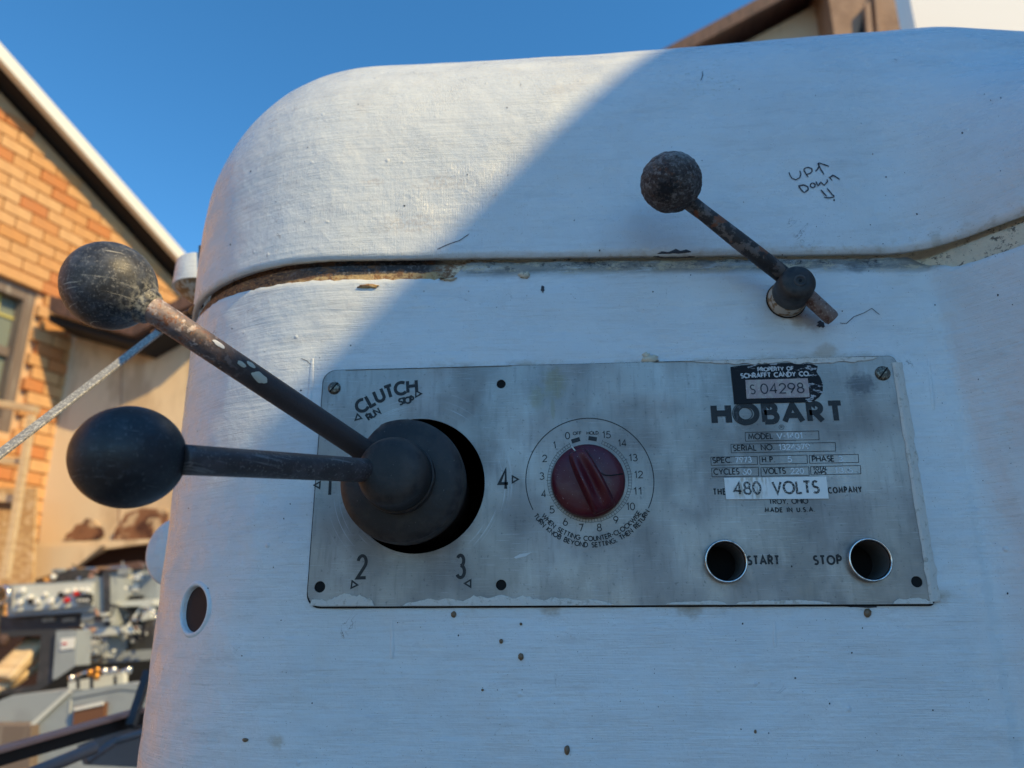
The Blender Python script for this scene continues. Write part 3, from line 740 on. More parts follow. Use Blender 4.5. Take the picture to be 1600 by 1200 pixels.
bm = BM(); slab(bm, rrect(PXL-.0011, PZB-.0013, PXR+.0008, PZT+.0008, (.006, .011, .011, .004)), [rrect(PXL+.02, PZB+.016, PXR-.02, PZT-.016, (.004,)*4)], .0016, .0034); obj('plate_gap_shade', bm, 'void', plate)  # dark slab drawn in as the shaded gap round the plate
for b in BT:                                 # rolled metal bezels round the empty push-button ports
    c = Vector((F2(*b)[0], 0, F2(*b)[1])); bm = BM()
    lathe(bm, c+Vector((0, .012, 0)), Vector((0, -1, 0)), [(-.03, .0138), (.014, .0138), (.0168, .0140), (.0178, .0147), (.0172, .0156), (.0150, .0158), (.0122, .0156)], 48, cap=False)
    z_ = obj('button_bezel', bm, 'chrome', plate, smooth=True)
    bm = BM(); lathe(bm, c+Vector((0, -.004, 0)), Vector((0, 1, 0)), [(0, .0136), (.033, .0134)], 40, cap=False); obj('bore', bm, 'bore_grey', z_, smooth=True)
    bm = BM(); lathe(bm, c+Vector((0, .03, 0)), Vector((0, 1, 0)), [(0, .0137), (.001, .0137)], 32); obj('button_recess', bm, 'void', plate)
for x, y, r in holes_px:
    c = Vector((F2(x, y)[0], .0009, F2(x, y)[1])); bm = BM(); lathe(bm, c, Vector((0, 1, 0)), [(0, r*.00049), (.0003, r*.00049)], 20); obj('screw_hole', bm, 'void', plate)  # black disc, the shade inside the hole put in as colour
for x, y, r in screws:
    c = Vector((F2(x, y)[0], 0, F2(x, y)[1])); r = r*.00052; bm = BM()
    lathe(bm, c, Vector((0, -1, 0)), [(0, r), (.0008, r*1.02), (.0016, r*.9), (.0021, r*.6), (.0022, .0001)], 32)
    sw = obj('screw', bm, 'screw', plate, smooth=True, angle=R_(50))
    bm = BM(); a = R_(50); box(bm, c+Vector((0, -.0019, 0)), Vector((math.cos(a), 0, math.sin(a)))*r*.95, Vector((0, .0006, 0)), Vector((-math.sin(a), 0, math.cos(a)))*.0005)
    obj('screw_slot', bm, 'void', plate)
def T(name, mat, fn, label=None):
    bm = BM(); fn(bm); return obj(name, bm, mat, plate, label=label, recalc=False)
def tl(s, a, b, h, wt, mat='print_fine', track=.22, label=None, base=.0002):
    return T('lettering', mat, lambda bm: text_line(bm, s, F2(*a), F2(*b), h*.0005, wt*.0005, track, base=base), label)
Z6 = lambda x, y: (1090+x/2.9256, 550+y/2.9256)
T('lettering', 'print_worn', lambda bm: text_line(bm, 'HOBART', F2(1117, 661), F2(1317, 657), .0141, .0042, .36), 'large worn word HOBART')
def ol(bm, s, a, b, h, wt, track):           # dark outline left where the ink has worn inside
    a, b = Vector(F2(*a)), Vector(F2(*b)); out_, W = line_of(s, h, track); d = b-a; k = d.length/W; d.normalize(); u = Vector((-d.y, d.x)); lv = .00045
    for x0, c in out_:
        for st in G[c][1]:
            lv += .000006; pts = [a+d*((x0+p[0]*h)*k)+u*(p[1]*h) for p in st]
            for sg in (1, -1):
                q = []
                for i in range(len(pts)):
                    t = pts[min(i+1, len(pts)-1)]-pts[max(i-1, 0)]; t.normalize(); q.append(pts[i]+Vector((-t.y, t.x))*sg*wt/2)
                ribbon(bm, q, .0003, plate3, lv)
T('lettering', 'outline_dark', lambda bm: ol(bm, 'HO', (1117, 661), (1181, 659.7), .0141, .0042, .36))
def regmark(bm):
    c = F2(1221, 667.5); ribbon(bm, circ(c, .0019, 20)+[circ(c, .0019, 20)[0]], .00013, plate3, .0002)
    text_line(bm, 'R', (c[0]-.0006, c[1]-.0009), (c[0]+.0007, c[1]-.0009), .0019, .0003)
T('lettering', 'print_black', regmark)
# data boxes
def pbox(x0, y0, x1, y1, sk=0):
    q = [F2(*Z6(x0, y0)), F2(*Z6(x1, y0-sk)), F2(*Z6(x1+2, y1-sk)), F2(*Z6(x0+2, y1))]
    T('data_box', 'outline_dark', lambda bm: ribbon(bm, q+[q[0]], .00022, plate3, .00022))
for b in ((217,368,553,408,7), (152,422,629,461,8), (60,481,272,518,4), (283,476,500,514,5), (510,472,734,509,4), (64,531,277,571,4), (289,529,508,568,4), (516,524,744,562,5)): pbox(*b)
def z6(s, x0, y0, x1, y1, h, wt=1.7, mat='print_fine', track=.22, base=.0002): tl(s, Z6(x0, y0), Z6(x1, y1), h, wt, mat, track, base=base)
z6('MODEL', 234, 399, 344, 396, 8.3); z6('V-1401', 364, 396, 478, 394, 8.2, 1.6, 'stamp_light')
z6('SERIAL NO.', 164, 452, 350, 447, 8.3, track=.26); z6('1324679', 374, 447, 512, 444, 8.2, 1.6, 'stamp_light')
z6('SPEC.', 70, 507, 158, 505, 8); z6('7973', 174, 505, 246, 504, 8.2, 1.6, 'stamp_light')
z6('H.P.', 297, 504, 354, 503, 8, track=.4); z6('5', 413, 502, 430, 502, 8.2, 1.6, 'stamp_light')
z6('PHASE', 526, 501, 624, 499, 8); z6('3', 646, 501, 665, 500, 8.2, 1.6, 'stamp_light')
z6('CYCLES', 75, 560, 190, 558, 8.3); z6('60', 208, 560, 245, 559, 8, 1.6, 'stamp_light')
z6('VOLTS', 303, 557, 402, 555, 8.3); z6('220', 428, 557, 485, 556, 8.2, 1.6, 'stamp_light')
z6('TOTAL', 529, 540, 592, 539, 4.6, 1.2); z6('AMPS', 533, 558, 588, 557, 4.6, 1.2); z6('13.6', 630, 554, 708, 552, 8.2, 1.6, 'stamp_light')
z6('THE', 74, 652, 128, 651, 8.5, 2.0, track=.5); z6('COMPANY', 599, 645, 750, 640, 8, 2.0, track=.5)
z6('TROY, OHIO', 328, 694, 505, 692, 7.2, 1.5); z6('MADE IN U.S.A.', 309, 732, 536, 729, 6, 1.7, track=.4)
z6('START', 231, 971, 373, 970, 11.5, 3.0, 'print_black', .4); z6('STOP', 534, 970, 658, 969, 11.5, 3.0, 'print_black', .4)
T('lettering', 'print_black', lambda bm: ribbon(bm, [(F2(*Z6(430, 976))[0], F2(*Z6(430, 976))[1]), (F2(*Z6(430, 984))[0], F2(*Z6(430, 984))[1])], .0005, plate3, .0002))
# 480 VOLTS label
q = [F2(*Z6(*p)) for p in ((120, 576), (586, 571), (598, 671), (130, 674))]
bm = BM(); slab(bm, q, [], -.0009, -.0003); obj('voltage_label', bm, 'label_white', plate, label='white sticker reading 480 VOLTS')
z6('480', 168, 651, 288, 648, 17.5, 3.2, 'print_label', base=.0011); z6('VOLTS', 346, 648, 553, 644, 17.5, 3.4, 'print_label', base=.0011, track=.26)
# property sticker
q = [F2(*Z6(*p)) for p in ((150, 70), (200, 62), (300, 57), (380, 52), (470, 50), (520, 56), (548, 66), (542, 92), (560, 118), (572, 150), (570, 185), (556, 206), (530, 226), (512, 230), (330, 234), (167, 239), (163, 190), (158, 150), (154, 110))]
bm = BM(); slab(bm, q[::-1], [], -.0008, -.0003); obj('property_sticker', bm, 'sticker_black', plate, label='torn black property sticker with serial strip')
q = [F2(*Z6(*p)) for p in ((217, 130), (501, 122), (511, 208), (223, 215))]
bm = BM(); slab(bm, q, [], -.00115, -.0009); obj('serial_strip', bm, 'sticker_pink', plate)
z6('PROPERTY OF', 275, 90, 437, 84, 5.6, 1.8, 'sticker_text', base=.00100); z6('SCHRAFFT CANDY CO.', 198, 120, 512, 110, 6.8, 2.0, 'sticker_text', base=.00100)
z6('S', 241, 193, 262, 193, 14.5, 1.9, 'marker', base=.00128); z6('04298', 290, 192, 485, 187, 15.5, 2.1, 'marker', base=.00128)
# clutch dial lettering
def pr(dx, dy): return math.hypot(dx, dy)*.0005
T('lettering', 'print_black', lambda bm: text_arc(bm, 'CLUTCH', HC, .0762, 126.5, 95, .0100, .0027, track=.33), 'worn curved word CLUTCH')
T('lettering', 'print_worn', lambda bm: text_arc(bm, 'RUN', HC, .0672, 126.5, 120.3, .0050, .0015))
T('lettering', 'print_worn', lambda bm: text_arc(bm, 'STOP', HC, .0675, 103.2, 95.6, .0050, .0015))
def tri(px, py, ang, r=.0034):
    c = Vector(F2(px, py)); a = R_(ang)
    p = [c+Vector((math.cos(a+t), math.sin(a+t)))*rr_ for t, rr_ in ((0, r), (2.0, r*.85), (-2.0, r*.85))]
    T('arrow_mark', 'print_black', lambda bm: ribbon(bm, p+[p[0]], .0006, plate3, .0002))
tri(560, 652, 225); tri(652, 615.5, 0); tri(497.5, 758, 180); tri(553, 913, 235); tri(732, 911, 300); tri(803, 749, 0)
def num(c, px, py, wpx, hpx, wt, mat='print_black', ang=0):
    a = (px-wpx/2, py+hpx/2); b = (px+wpx/2, py+hpx/2-.3)
    tl(c, a, b, hpx, wt, mat)
num('1', 513, 757, 8, 33, 5); num('2', 565, 886.5, 13, 33, 5.0); num('3', 720, 886, 12, 33, 5.0); num('4', 787, 749, 14, 30, 4.6)
# timer dial
PXM = .000497
def dial(bm):
    c = Vector(TC)
    ribbon(bm, [c+Vector((math.cos(R_(a)), math.sin(R_(a))))*99.5*PXM for a in range(-27, 209, 3)], .00035, plate3, .0002)
    for r in (65.5, 60.5): ribbon(bm, [c+Vector((math.cos(R_(a)), math.sin(R_(a))))*r*PXM for a in range(-243, 71, 3)], .00013, plate3, .0002)
    k_ = 0; a = -243.0
    while a <= 70.1:
        e_ = Vector((math.cos(R_(a)), math.sin(R_(a)))); r1 = 67.5 if k_ % 5 == 0 else 65.5
        ribbon(bm, [c+e_*60.5*PXM, c+e_*r1*PXM], .00015, plate3, .00021); a += 313/75; k_ += 1
T('dial_scale', 'print_fine', dial)
for s_, a, r in (('0',116.6,77.5),('1',135,77),('2',154.4,78),('3',175.4,75),('4',196.8,75),('5',218.3,75),('6',239.9,76),('7',260,76),('8',281.4,76),('9',303.2,75),('10',327,76.5),('11',346.7,77),('12',6.2,77),('13',27,76.5),('14',48.5,77),('15',69.6,75.5)):
    x = 921.7+r*math.cos(R_(a)); y = 750-r*math.sin(R_(a)); num(s_, x, y, 6.6 if len(s_) == 1 and s_ != '1' else (2.5 if s_ == '1' else 12), 10.5, 1.5, 'print_fine')
tl('OFF', (895.5, 679.5), (908, 679), 4.6, 1.1, 'print_worn'); tl('HOLD', (917, 679), (935, 678.5), 4.6, 1.1, 'print_worn')
for a, b in (((893, 690), (906, 686)), ((919.5, 684.5), (932.5, 686.5))):
    T('dial_block', 'print_worn', lambda bm: ribbon(bm, [F2(*a), F2(*b)], .0017, plate3, .0002))
T('lettering', 'print_fine', lambda bm: text_arc(bm, 'WHEN SETTING COUNTER-CLOCKWISE', TC, 93.5*PXM, 218.5, 324.8, 6.6*PXM, .00075, inside=True, track=.34))
T('lettering', 'print_fine', lambda bm: text_arc(bm, 'TURN KNOB BEYOND SETTING, THEN RETURN', TC, 103*PXM, 213, 329.3, 6.6*PXM, .00075, inside=True, track=.34))
# paint left along the plate's edges
random.seed(5)
def smear(x0, x1, yb, hh, zt=False, n=26):
    top = []; bot = []
    for i in range(n+1):
        x = x0+(x1-x0)*i/n; k_ = math.sin(math.pi*min(1, max(0, i/n)))**.35*hh*(1+.45*noise.noise(Vector((x*.05, yb, 0)))+.25*noise.noise(Vector((x*.21, yb, 3))))
        yy = yb + (944-948)*(x-480)/980*0
        top.append(F2(x, yy-(-k_ if zt else k_))); bot.append(F2(x, yy))
    pg = bot+top[::-1]
    pg = [(x, min(max(z, PZB+.0002), PZT-.0002)) for x, z in pg]
    pg2 = [pg[0]]
    for p in pg[1:]:
        if (Vector(p)-Vector(pg2[-1])).length > 1e-5: pg2.append(p)
    bm = BM(); slab(bm, pg2, [], -.0009, .0005); obj('paint_smear', bm, 'plate_smear', plate)
smear(484, 585, 946.5, 15); smear(630, 960, 946.5, 12, n=60); smear(1040, 1135, 944.5, 5); smear(1150, 1300, 944, 6, n=40); smear(1395, 1458, 943.5, 9)
smear(1020, 1370, 558.5, 9, True, 70); smear(540, 800, 569, 3, True, 40)
bm = BM(); pg = []
for i in range(31):                          # build-up of paint down the plate's right edge
    t = i/30; y = 566+(940-566)*t; x = 1399+(1459-1399)*t; pg.append((x, y, 9+4*noise.noise(Vector((y*.05, 1, 1)))+2*noise.noise(Vector((y*.2, 1, 1)))))
L = [bm.verts.new(P(x-1-w_*.55, y, -.0003)) for x, y, w_ in pg]; M_ = [bm.verts.new(P(x+.5, y, -.0022)) for x, y, w_ in pg]; Q = [bm.verts.new(P(x+w_+2, y, .0028)) for x, y, w_ in pg]
for a, b in ((L, M_), (M_, Q)):
    for i in range(30): bm.faces.new((a[i], a[i+1], b[i+1], b[i]))
obj('paint_bead', bm, 'plate_smear', plate, smooth=True)
bm = BM(); slab(bm, [F2(803, 871), F2(812, 866), F2(831, 863), F2(822, 869), F2(806, 873)], [], -.0004, .0001); obj('gouge', bm, 'stamp_light', plate)

# --- timer knob
KC = Vector((TC[0], 0, TC[1]-.0002)); ax = Vector((0, -1, 0))
kc_front = P(919, 749, -.012)
KC = Vector((kc_front.x, 0, kc_front.z)); kr = RP(919, 749, -.010, 58)
bm = BM(); lathe(bm, KC, ax, [(.002, kr*.93), (.003, kr*.985), (.007, kr), (.0095, kr*.985), (.012, kr*.93), (.0135, kr*.80), (.0148, kr*.55), (.0155, kr*.25), (.0156, .0001)], 72)
knob = obj('timer_knob', bm, 'maroon', mixer, smooth=True, angle=R_(60))
ang = R_(114.5); ex = Vector((math.cos(ang), 0, math.sin(ang))); ey = Vector((-math.sin(ang), 0, math.cos(ang)))
cc = KC + Vector((.0014, 0, -.0006))
bm = BM()                                    # raised grip, tapered, with scooped thumb hollow
prof = [(-.0258, .0070, .0), (-.0245, .0086, .005), (-.012, .0092, .0105), (.0, .0088, .012), (.010, .0084, .0115), (.021, .0072, .009), (.0240, .0058, .0065), (.0252, .005, 0)]
rows = []
for t, wd, hh in prof:
    b0 = cc + ex*t; row = []
    for k_, hk in ((-1.12, -.002), (-1, .55), (-.78, 1), (-.4, .80 if abs(t) < .013 else .98), (0, .45 if -.013 < t < .0125 else .98), (.4, .80 if abs(t) < .013 else .98), (.78, 1), (1, .55), (1.12, -.002)):
        row.append(bm.verts.new(b0 + ey*wd*k_ + Vector((0, -.0125-(hh*1.25*hk), 0))))
    rows.append(row)
for a, b in zip(rows, rows[1:]):
    for i in range(8): bm.faces.new((a[i], a[i+1], b[i+1], b[i]))
bm.faces.new(rows[0]); bm.faces.new(rows[-1][::-1])
grip = obj('knob_grip', bm, 'maroon', knob, smooth=True, bevel=0, angle=R_(40))
sm = grip.modifiers.new('s', 'SUBSURF'); sm.levels = sm.render_levels = 2
def on_knob(bm, pts, wd):
    L = []; Rr = []
    Q = []
    for px, py in pts:
        q = P(px, py, -.014); r = min(.999, (Vector((q.x, 0, q.z))-Vector((KC.x, 0, KC.z))).length/kr)
        KP = [(0,.0156),(.25,.0155),(.55,.0148),(.8,.0135),(.93,.012),(.985,.0095),(1,.007)]; h = next(b_[1]+(a_[1]-b_[1])*(b_[0]-r)/(b_[0]-a_[0]) for a_, b_ in zip(KP, KP[1:]) if r <= b_[0])
        Q.append(Vector((q.x, -h-.0007, q.z)))
    for i, p in enumerate(Q):
        t = (Q[min(i+1, len(Q)-1)]-Q[max(i-1, 0)]).normalized(); c = Vector((0, 1, 0)).cross(t).normalized(); k_ = wd[min(i, len(wd)-1)]/2
        L.append(bm.verts.new(p+c*k_)); Rr.append(bm.verts.new(p-c*k_))
    for i in range(len(L)-1): bm.faces.new((L[i], L[i+1], Rr[i+1], Rr[i]))
bm = BM(); on_knob(bm, [(936.5, 738), (941, 741), (946, 743), (955, 743.3), (965, 741.5), (974, 739.5)], [.0003, .0006, .0008, .0009, .0008, .0011]); obj('crack', bm, 'crack_dark', knob, recalc=False)
bm = BM(); on_knob(bm, [(892.5, 694), (895, 698.5), (897.5, 702.5), (901, 706.5)], [.0007, .0012, .0010, .0012]); obj('pointer_line', bm, 'pointer_white', knob, recalc=False)

# --- shift levers: hub, collar, two rods with ball knobs
h1 = P(628, 746, -.042); h2 = P(606, 735, -.076)
HX, HZc = (h1.x+h2.x)/2, (h1.z+h2.z)/2
hub = Vector((HX, 0, HZc)); r1 = RP(630, 746, -.040, 99); r2 = RP(612, 738, -.066, 57)
fl = Vector((math.cos(R_(141)), 0, math.sin(R_(141))))
bm = BM(); lathe(bm, hub+Vector((0, .05, 0)), ax, [(0, r1*.86), (.055, r1*.90), (.064, r1*.93), (.066, r1*.985), (.080, r1), (.087, r1*.985), (.0895, r1*.93), (.0915, r1*.84), (.093, r1*.66), (.094, r1*.55)], 80, flat=(fl, r1*.86))
clutch = obj('clutch_lever', bm, 'hub_black', mixer, smooth=True, angle=R_(40))
bm = BM(); lathe(bm, hub+Vector((0, -.030, 0)), ax, [(0, r2*1.04), (.022, r2*1.04), (.0225, r2), (.036, r2*.985), (.041, r2*.94), (.0445, r2*.84), (.0465, r2*.65), (.0473, r2*.35), (.0475, .0001)], 72)
shift = obj('shift_lever', bm, 'hub_black', mixer, smooth=True, angle=R_(50))
a = P(575, 708, -.040); b = P(236, 482, -.170); d = (b-a).normalized()
bm = BM(); cyl(bm, a-d*.01, b+d*.006, .0086, .0083, 36, seg=24)
obj('rod', bm, 'lever_rust_lit', clutch, smooth=True)
ub = P(171, 447, -.176); ru = RP(171, 447, -.176, 68.5)
d0_ = d; d = (ub-b).normalized()
bm = BM(); ball(bm, ub, ru, d, 1.03); obj('ball_knob', bm, 'bakelite_dusty', clutch, smooth=True, label='scratched dusty black ball knob')
bm = BM(); lathe(bm, ub-d*(ru*1.03+.003), d, [(0, .0093), (.002, .0108), (.005, .0118), (.008, .0125)], 32); obj('ferrule', bm, 'bakelite_dusty', clutch, smooth=True)
d = d0_
# paint dabs on the upper rod, sunlit one coloured whiter, shaded ones duller
nv = Vector((0, -1, .25)).normalized()
for px, py, l_, wd, mt in ((337, 541, .0045, .0016, 'label_white'), (373, 570, .0032, .0015, 'pointer_white'), (386, 574, .0035, .0017, 'pointer_white'), (401, 590, .0062, .0031, 'pointer_white')):
    t = (px-236)/(575-236); c = b.lerp(a, t)
    rr0 = ray(px, py).normalized(); c = CAM+rr0*((c-CAM).dot(rr0)-.0062)
    ax_ = (c-(b+(a-b)*((c-b).dot(a-b)/(a-b).length_squared))); nn = ax_.normalized(); base_ = b+(a-b)*((c-b).dot(a-b)/(a-b).length_squared); side = d.cross(nn)
    bm = BM(); ring_ = []; cen = bm.verts.new(base_+nn*.0094)
    for i in range(20):
        th = 2*math.pi*i/20; k_ = 1+.25*noise.noise(Vector((math.cos(th)*2, math.sin(th)*2, px)))
        u_, v_ = math.cos(th)*l_*k_, math.sin(th)*wd*k_; a_ = v_/.0086
        ring_.append(bm.verts.new(base_+d*u_+(nn*math.cos(a_)+side*math.sin(a_))*.00885))
    for i in range(20): bm.faces.new((ring_[i], ring_[(i+1) % 20], cen))
    obj('paint_dab', bm, mt, clutch, smooth=True)
a = P(590, 736, -.062); b = P(283, 718, -.188); d = (b-a).normalized()
bm = BM(); cyl(bm, a, b, .0083, .0086, 36, seg=24); obj('rod', bm, 'lever_steel', shift, smooth=True)
lb = P(201, 714, -.196); rl = RP(201, 714, -.196, 80)
d2 = (P(120, 712, -.22)-P(283, 718, -.188)).normalized()
bm = BM(); ball(bm, lb, rl, d2, 1.06); obj('ball_knob', bm, 'bakelite', shift, smooth=True, label='smooth black ball knob on the lower lever')

# --- lift handle at upper right
base = P(1241, 468, .003); face_y = -.034
fc = P(1250, 437, face_y); base = Vector((fc.x-.001, .003, fc.z-.001)); rh = RP(1250, 437, face_y, 28.5)
bm = BM(); lathe(bm, base, ax, [(-.002, rh*1.10), (.003, rh*1.09), (.0050, rh*1.07), (.013, rh*1.05), (.0135, rh*1.02)], 48); col = obj('handle_collar', bm, 'collar', mixer, smooth=True)
bm = BM(); lathe(bm, base+Vector((0, -.0005, 0)), ax, [(0, rh*1.15), (.0006, rh*1.14), (.0007, rh*1.08)], 48, cap=False); obj('gasket', bm, 'void', col)
bm = BM(); lathe(bm, base, ax, [(.012, rh*1.03), (.028, rh*1.02), (.0345, rh*.97), (.0368, rh*.86), (.0375, rh*.5), (.0376, rh*.3)], 56, jit=.00015)
lift = obj('lift_handle', bm, 'hub_black', mixer, smooth=True)
bm = BM(); c_ = base+Vector((.001, -.0372, 0)); lathe(bm, c_, ax, [(0, rh*.36), (.0007, rh*.34), (.0009, rh*.28), (.0007, rh*.2), (-.002, rh*.14), (-.0021, .0001)], 24); obj('centre_boss', bm, 'hub_black', lift, smooth=True)
bm = BM(); lathe(bm, c_+Vector((0, -.0004, 0)), ax, [(0, .0013), (.0007, .0012)], 14); obj('pin', bm, 'void', lift)
a = P(1062, 304, -.055); b = P(1302, 499, -.012); mdl = P(1244, 446, -.019)
rb = P(1048.5, 285, -.062); rr3 = RP(1048, 285, -.062, 47)
bm = BM(); lathe(bm, a, mdl-a, [(0, .0062), (.012, .0064), (.024, .0062), (.06, .0068), ((mdl-a).length, .0068)], 28, jit=.0004)
obj('rod', bm, 'handle_rod', lift, smooth=True)
bm = BM(); L_ = (b-mdl).length; lathe(bm, mdl, b-mdl, [(0, .0062), (L_-.002, .0061), (L_, .0052)], 28, jit=.0002)
obj('rod_end', bm, 'rod_end', lift, smooth=True, angle=R_(45))
bm = BM(); ball(bm, rb, rr3, a-rb, 1.0, 128, jit=.0008, f=240); obj('ball_knob', bm, 'pitted', lift, smooth=True, label='corroded pitted ball knob')

# --- pieces of the machine behind its left corner
bm = BM()                                    # rounded bracket: upright wall, tapered underside
Yb = .30
topL, topR = P(268, 398, Yb), P(330, 396, Yb)
def prism(bm, pts, y0, dy):
    n_ = len(pts); A1 = [bm.verts.new(P(x, y, y0)) for x, y in pts]; off_ = Vector((0, dy, 0)); B1 = [bm.verts.new(v.co+off_) for v in A1]
    bm.faces.new(A1); bm.faces.new(B1[::-1])
    for i in range(n_): bm.faces.new((A1[i], A1[(i+1) % n_], B1[(i+1) % n_], B1[i]))
cxw = P(312, 440, Yb+.03)
bm = BM(); rad = RP(312, 440, Yb, 50)
ct = P(312, 400, Yb); cb = P(310, 440, Yb); ce = P(322, 482, Yb+.01)
lathe(bm, Vector((ct.x, ct.y+.03, ct.z)), Vector((0, 0, -1)), [(-.0005, rad*.9), (0, rad*.97), (.002, rad), (ct.z-cb.z, rad*1.03)], 40)
arm = obj('side_bracket', bm, 'paint_plain', mixer, smooth=True, angle=R_(40))
bm = BM()
rows = []
for t, k_ in ((0, 1.0), (.2, .93), (.6, .66), (1, .32)):
    row = []
    for i in range(40):
        th = 2*math.pi*i/40; cc_ = Vector((cb.x, cb.y+.03, cb.z)).lerp(Vector((ce.x+.01, ce.y+.03, ce.z)), t)
        row.append(bm.verts.new(cc_+Vector((math.cos(th), math.sin(th), 0))*rad*k_))
    rows.append(row)
for a_, b_ in zip(rows, rows[1:]):
    for i in range(40): bm.faces.new((a_[i], a_[(i+1) % 40], b_[(i+1) % 40], b_[i]))
bm.faces.new(rows[-1]); obj('bracket_underside', bm, 'collar', arm, smooth=True)
bm = BM(); beam(bm, P(317, 452, Yb-.01), P(317, 385, Yb-.01), .008, .008); obj('bracket_bolt', bm, 'machine_dark', arm)
bm = BM(); dc = P(270, 862, .28); lathe(bm, dc, Vector((.15, 1, 0)), [(0, .001), (.0, .034), (.004, .0385), (.012, .0405), (.03, .041), (.06, .041)], 64)
for v in bm.verts: v.co.z = dc.z+(v.co.z-dc.z)*1.02
obj('side_boss', bm, 'paint_plain', mixer, smooth=True, angle=R_(50))
# rubber seal coming out of the seam and the bar
bm = BM(); pts = [P(x, y, Y) for x, y, Y in ((312, 476, .10), (300, 487, .12), (285, 494, .15), (268, 503, .18), (250, 515, .20), (240, 521, .21))]
for p, q in zip(pts, pts[1:]): cyl(bm, p, q, .0042, .0042, 14)
obj('seal_end', bm, 'strap_black', mixer, smooth=True)
bm = BM(); a = P(-60, 755, .02); b = P(257, 512, .205)
x, u, d = frame(b-a, Vector((0, -1, 0)))
box(bm, (a+b)/2, x*.0052, u*.0014, (b-a)/2)
tag(obj('metal_bar', bm, 'bar_grey', bevel=.0008), 'thin speckled grey metal bar slanting down from the mixer seam to the left edge', 'bar')

# ================================================================== BRICK BUILDING on the left
WA = R_(17.5); WD = Vector((math.sin(WA), math.cos(WA), 0)); WN = Vector((math.cos(WA), -math.sin(WA), 0))   # along, outward
W0 = PD(30, 300, 6.0)
def wu(px, py, off=0):                       # pixel -> (u, z) on the wall plane moved out by off
    q = PL(px, py, W0+WN*off, WN); return (q-W0).dot(WD), q.z
def w3(u, z, off=0): return W0 + WD*u + WN*off + Vector((0, 0, z-W0.z))
house = thing('brick_building', 'orange brick gable end with white rake trim and an old window', 'building', (w3(0, 0).x, w3(0, 0).y, 0))
OH = .21
ra, rb_ = wu(0, 96, OH), wu(268, 395, OH)     # underside of the rake
def rake(u):
    f_ = lambda t: ra[1]+(rb_[1]-ra[1])*(t-ra[0])/(rb_[0]-ra[0])
    return f_(u) if u >= UPK else f_(UPK+(UPK-u)*.75)
U0, U1 = wu(-60, 400)[0]-6.5, wu(330, 470)[0]; UPK = wu(-60, 400)[0]-1.3
UW = wu(84, 600)[0]                          # end of the full-height part, behind the annex the gable goes on
wq = [wu(-30, 420), wu(60, 458), wu(25, 678), wu(-60, 690)]
wu0, wu1 = wq[0][0]-.5, wq[1][0]; wz1 = (wq[1][1]); wz0 = wq[2][1]
bm = BM(); slab(bm, [(U0, .0), (U1, .0), (U1, rake(U1)), (UPK, rake(UPK)), (U0, rake(U0))], [[(wu0, wz0), (wu1, wz0), (wu1, wz1), (wu0, wz1)]], -.02, -.25, m3=lambda u, z, o_: w3(u, z, o_))
wall = obj('wall', bm, 'mortar', house)
BL, BH, JT = .235, .100, .010
bme = {}
def brickmesh(l, h):
    key = (round(l, 3), round(h, 3))
    if key in bme: return bme[key]
    b = BM(); box(b, Vector((0, 0, 0)), WD*l/2, WN*.03, Vector((0, 0, h/2)))
    bmesh.ops.bevel(b, geom=[e_ for e_ in b.edges], offset=.003, segments=1, affect='EDGES')
    bmesh.ops.recalc_face_normals(b, faces=b.faces)
    me = bpy.data.meshes.new('brick'); b.to_mesh(me); b.free(); me.materials.append(MAT['brick']); bme[key] = me; return me
cand = []
z = .05; row = 0
def proj(p):
    d = p-CAM; t = d.dot(FW)
    return 800+1200*d.dot(RTr)/t, 600-1200*d.dot(UPr)/t
while z < rake(UPK):
    u = U0 + (BL/2 if row % 2 else 0)
    while u < U1:
        u2 = u+BL-JT; h = BH-JT; zc = z+h/2; uc = (u+u2)/2; l = BL-JT
        lim = min(rake(u), rake(u2))
        if z+h < lim-.01 and not (u < wu1 and u2 > wu0 and z < wz1+.09 and z+h > wz0):
            px, py = proj(w3(uc, zc)); vis = -30 < px < 300 and 80 < py < 930
            cand.append((0 if vis and not (px > 100 and py > 540) else 1, abs(px-100)+abs(py-400)*.6, uc, zc, l, h))
        elif z+h < lim-.01 and z < wz1+.09 and z+h > wz0 and u < wu1 < u2-.05:   # cut brick beside the window
            cand.append((0, 0, (wu1+.012+u2)/2, zc, u2-wu1-.012, h))
        u += BL
    z += BH; row += 1
cand.sort(key=lambda t: t[:2]); stuff = BM()
for i, (v_, _, uc, zc, l, h) in enumerate(cand):
    if i < 290 and v_ == 0:
        obj('brick', brickmesh(l, h), None, wall, loc=w3(uc, zc, -.002+random.uniform(-.003, .003)))
    else: box(stuff, w3(uc, zc, 0), WD*l/2, WN*.03, Vector((0, 0, h/2)))
obj('brickwork', stuff, 'brick', wall, kind='stuff')
# header course, window
bm = BM(); box(bm, w3((wu0+wu1)/2, wz1+.055, .0), WD*(wu1-wu0)/2, WN*.035, Vector((0, 0, .042))); obj('lintel', bm, 'brick', house)
win = BM()
fw = .09
for (a0, a1, z0_, z1_) in ((wu1-fw, wu1-.003, wz0, wz1), (wu0, wu0+fw, wz0, wz1), (wu0+fw, wu1-fw, wz1-fw, wz1-.003), (wu0+fw, wu1-fw, wz0, wz0+fw)):
    box(win, w3((a0+a1)/2, (z0_+z1_)/2, -.06), WD*(a1-a0)/2, WN*.045, Vector((0, 0, (z1_-z0_)/2)))
wf = obj('window', win, 'window_wood', house)
zm = (wz0+wz1)/2+.05
bm = BM(); box(bm, w3((wu0+wu1)/2, zm, -.09), WD*(wu1-wu0)/2*.97, WN*.02, Vector((0, 0, .035))); obj('meeting_rail', bm, 'window_wood', wf)
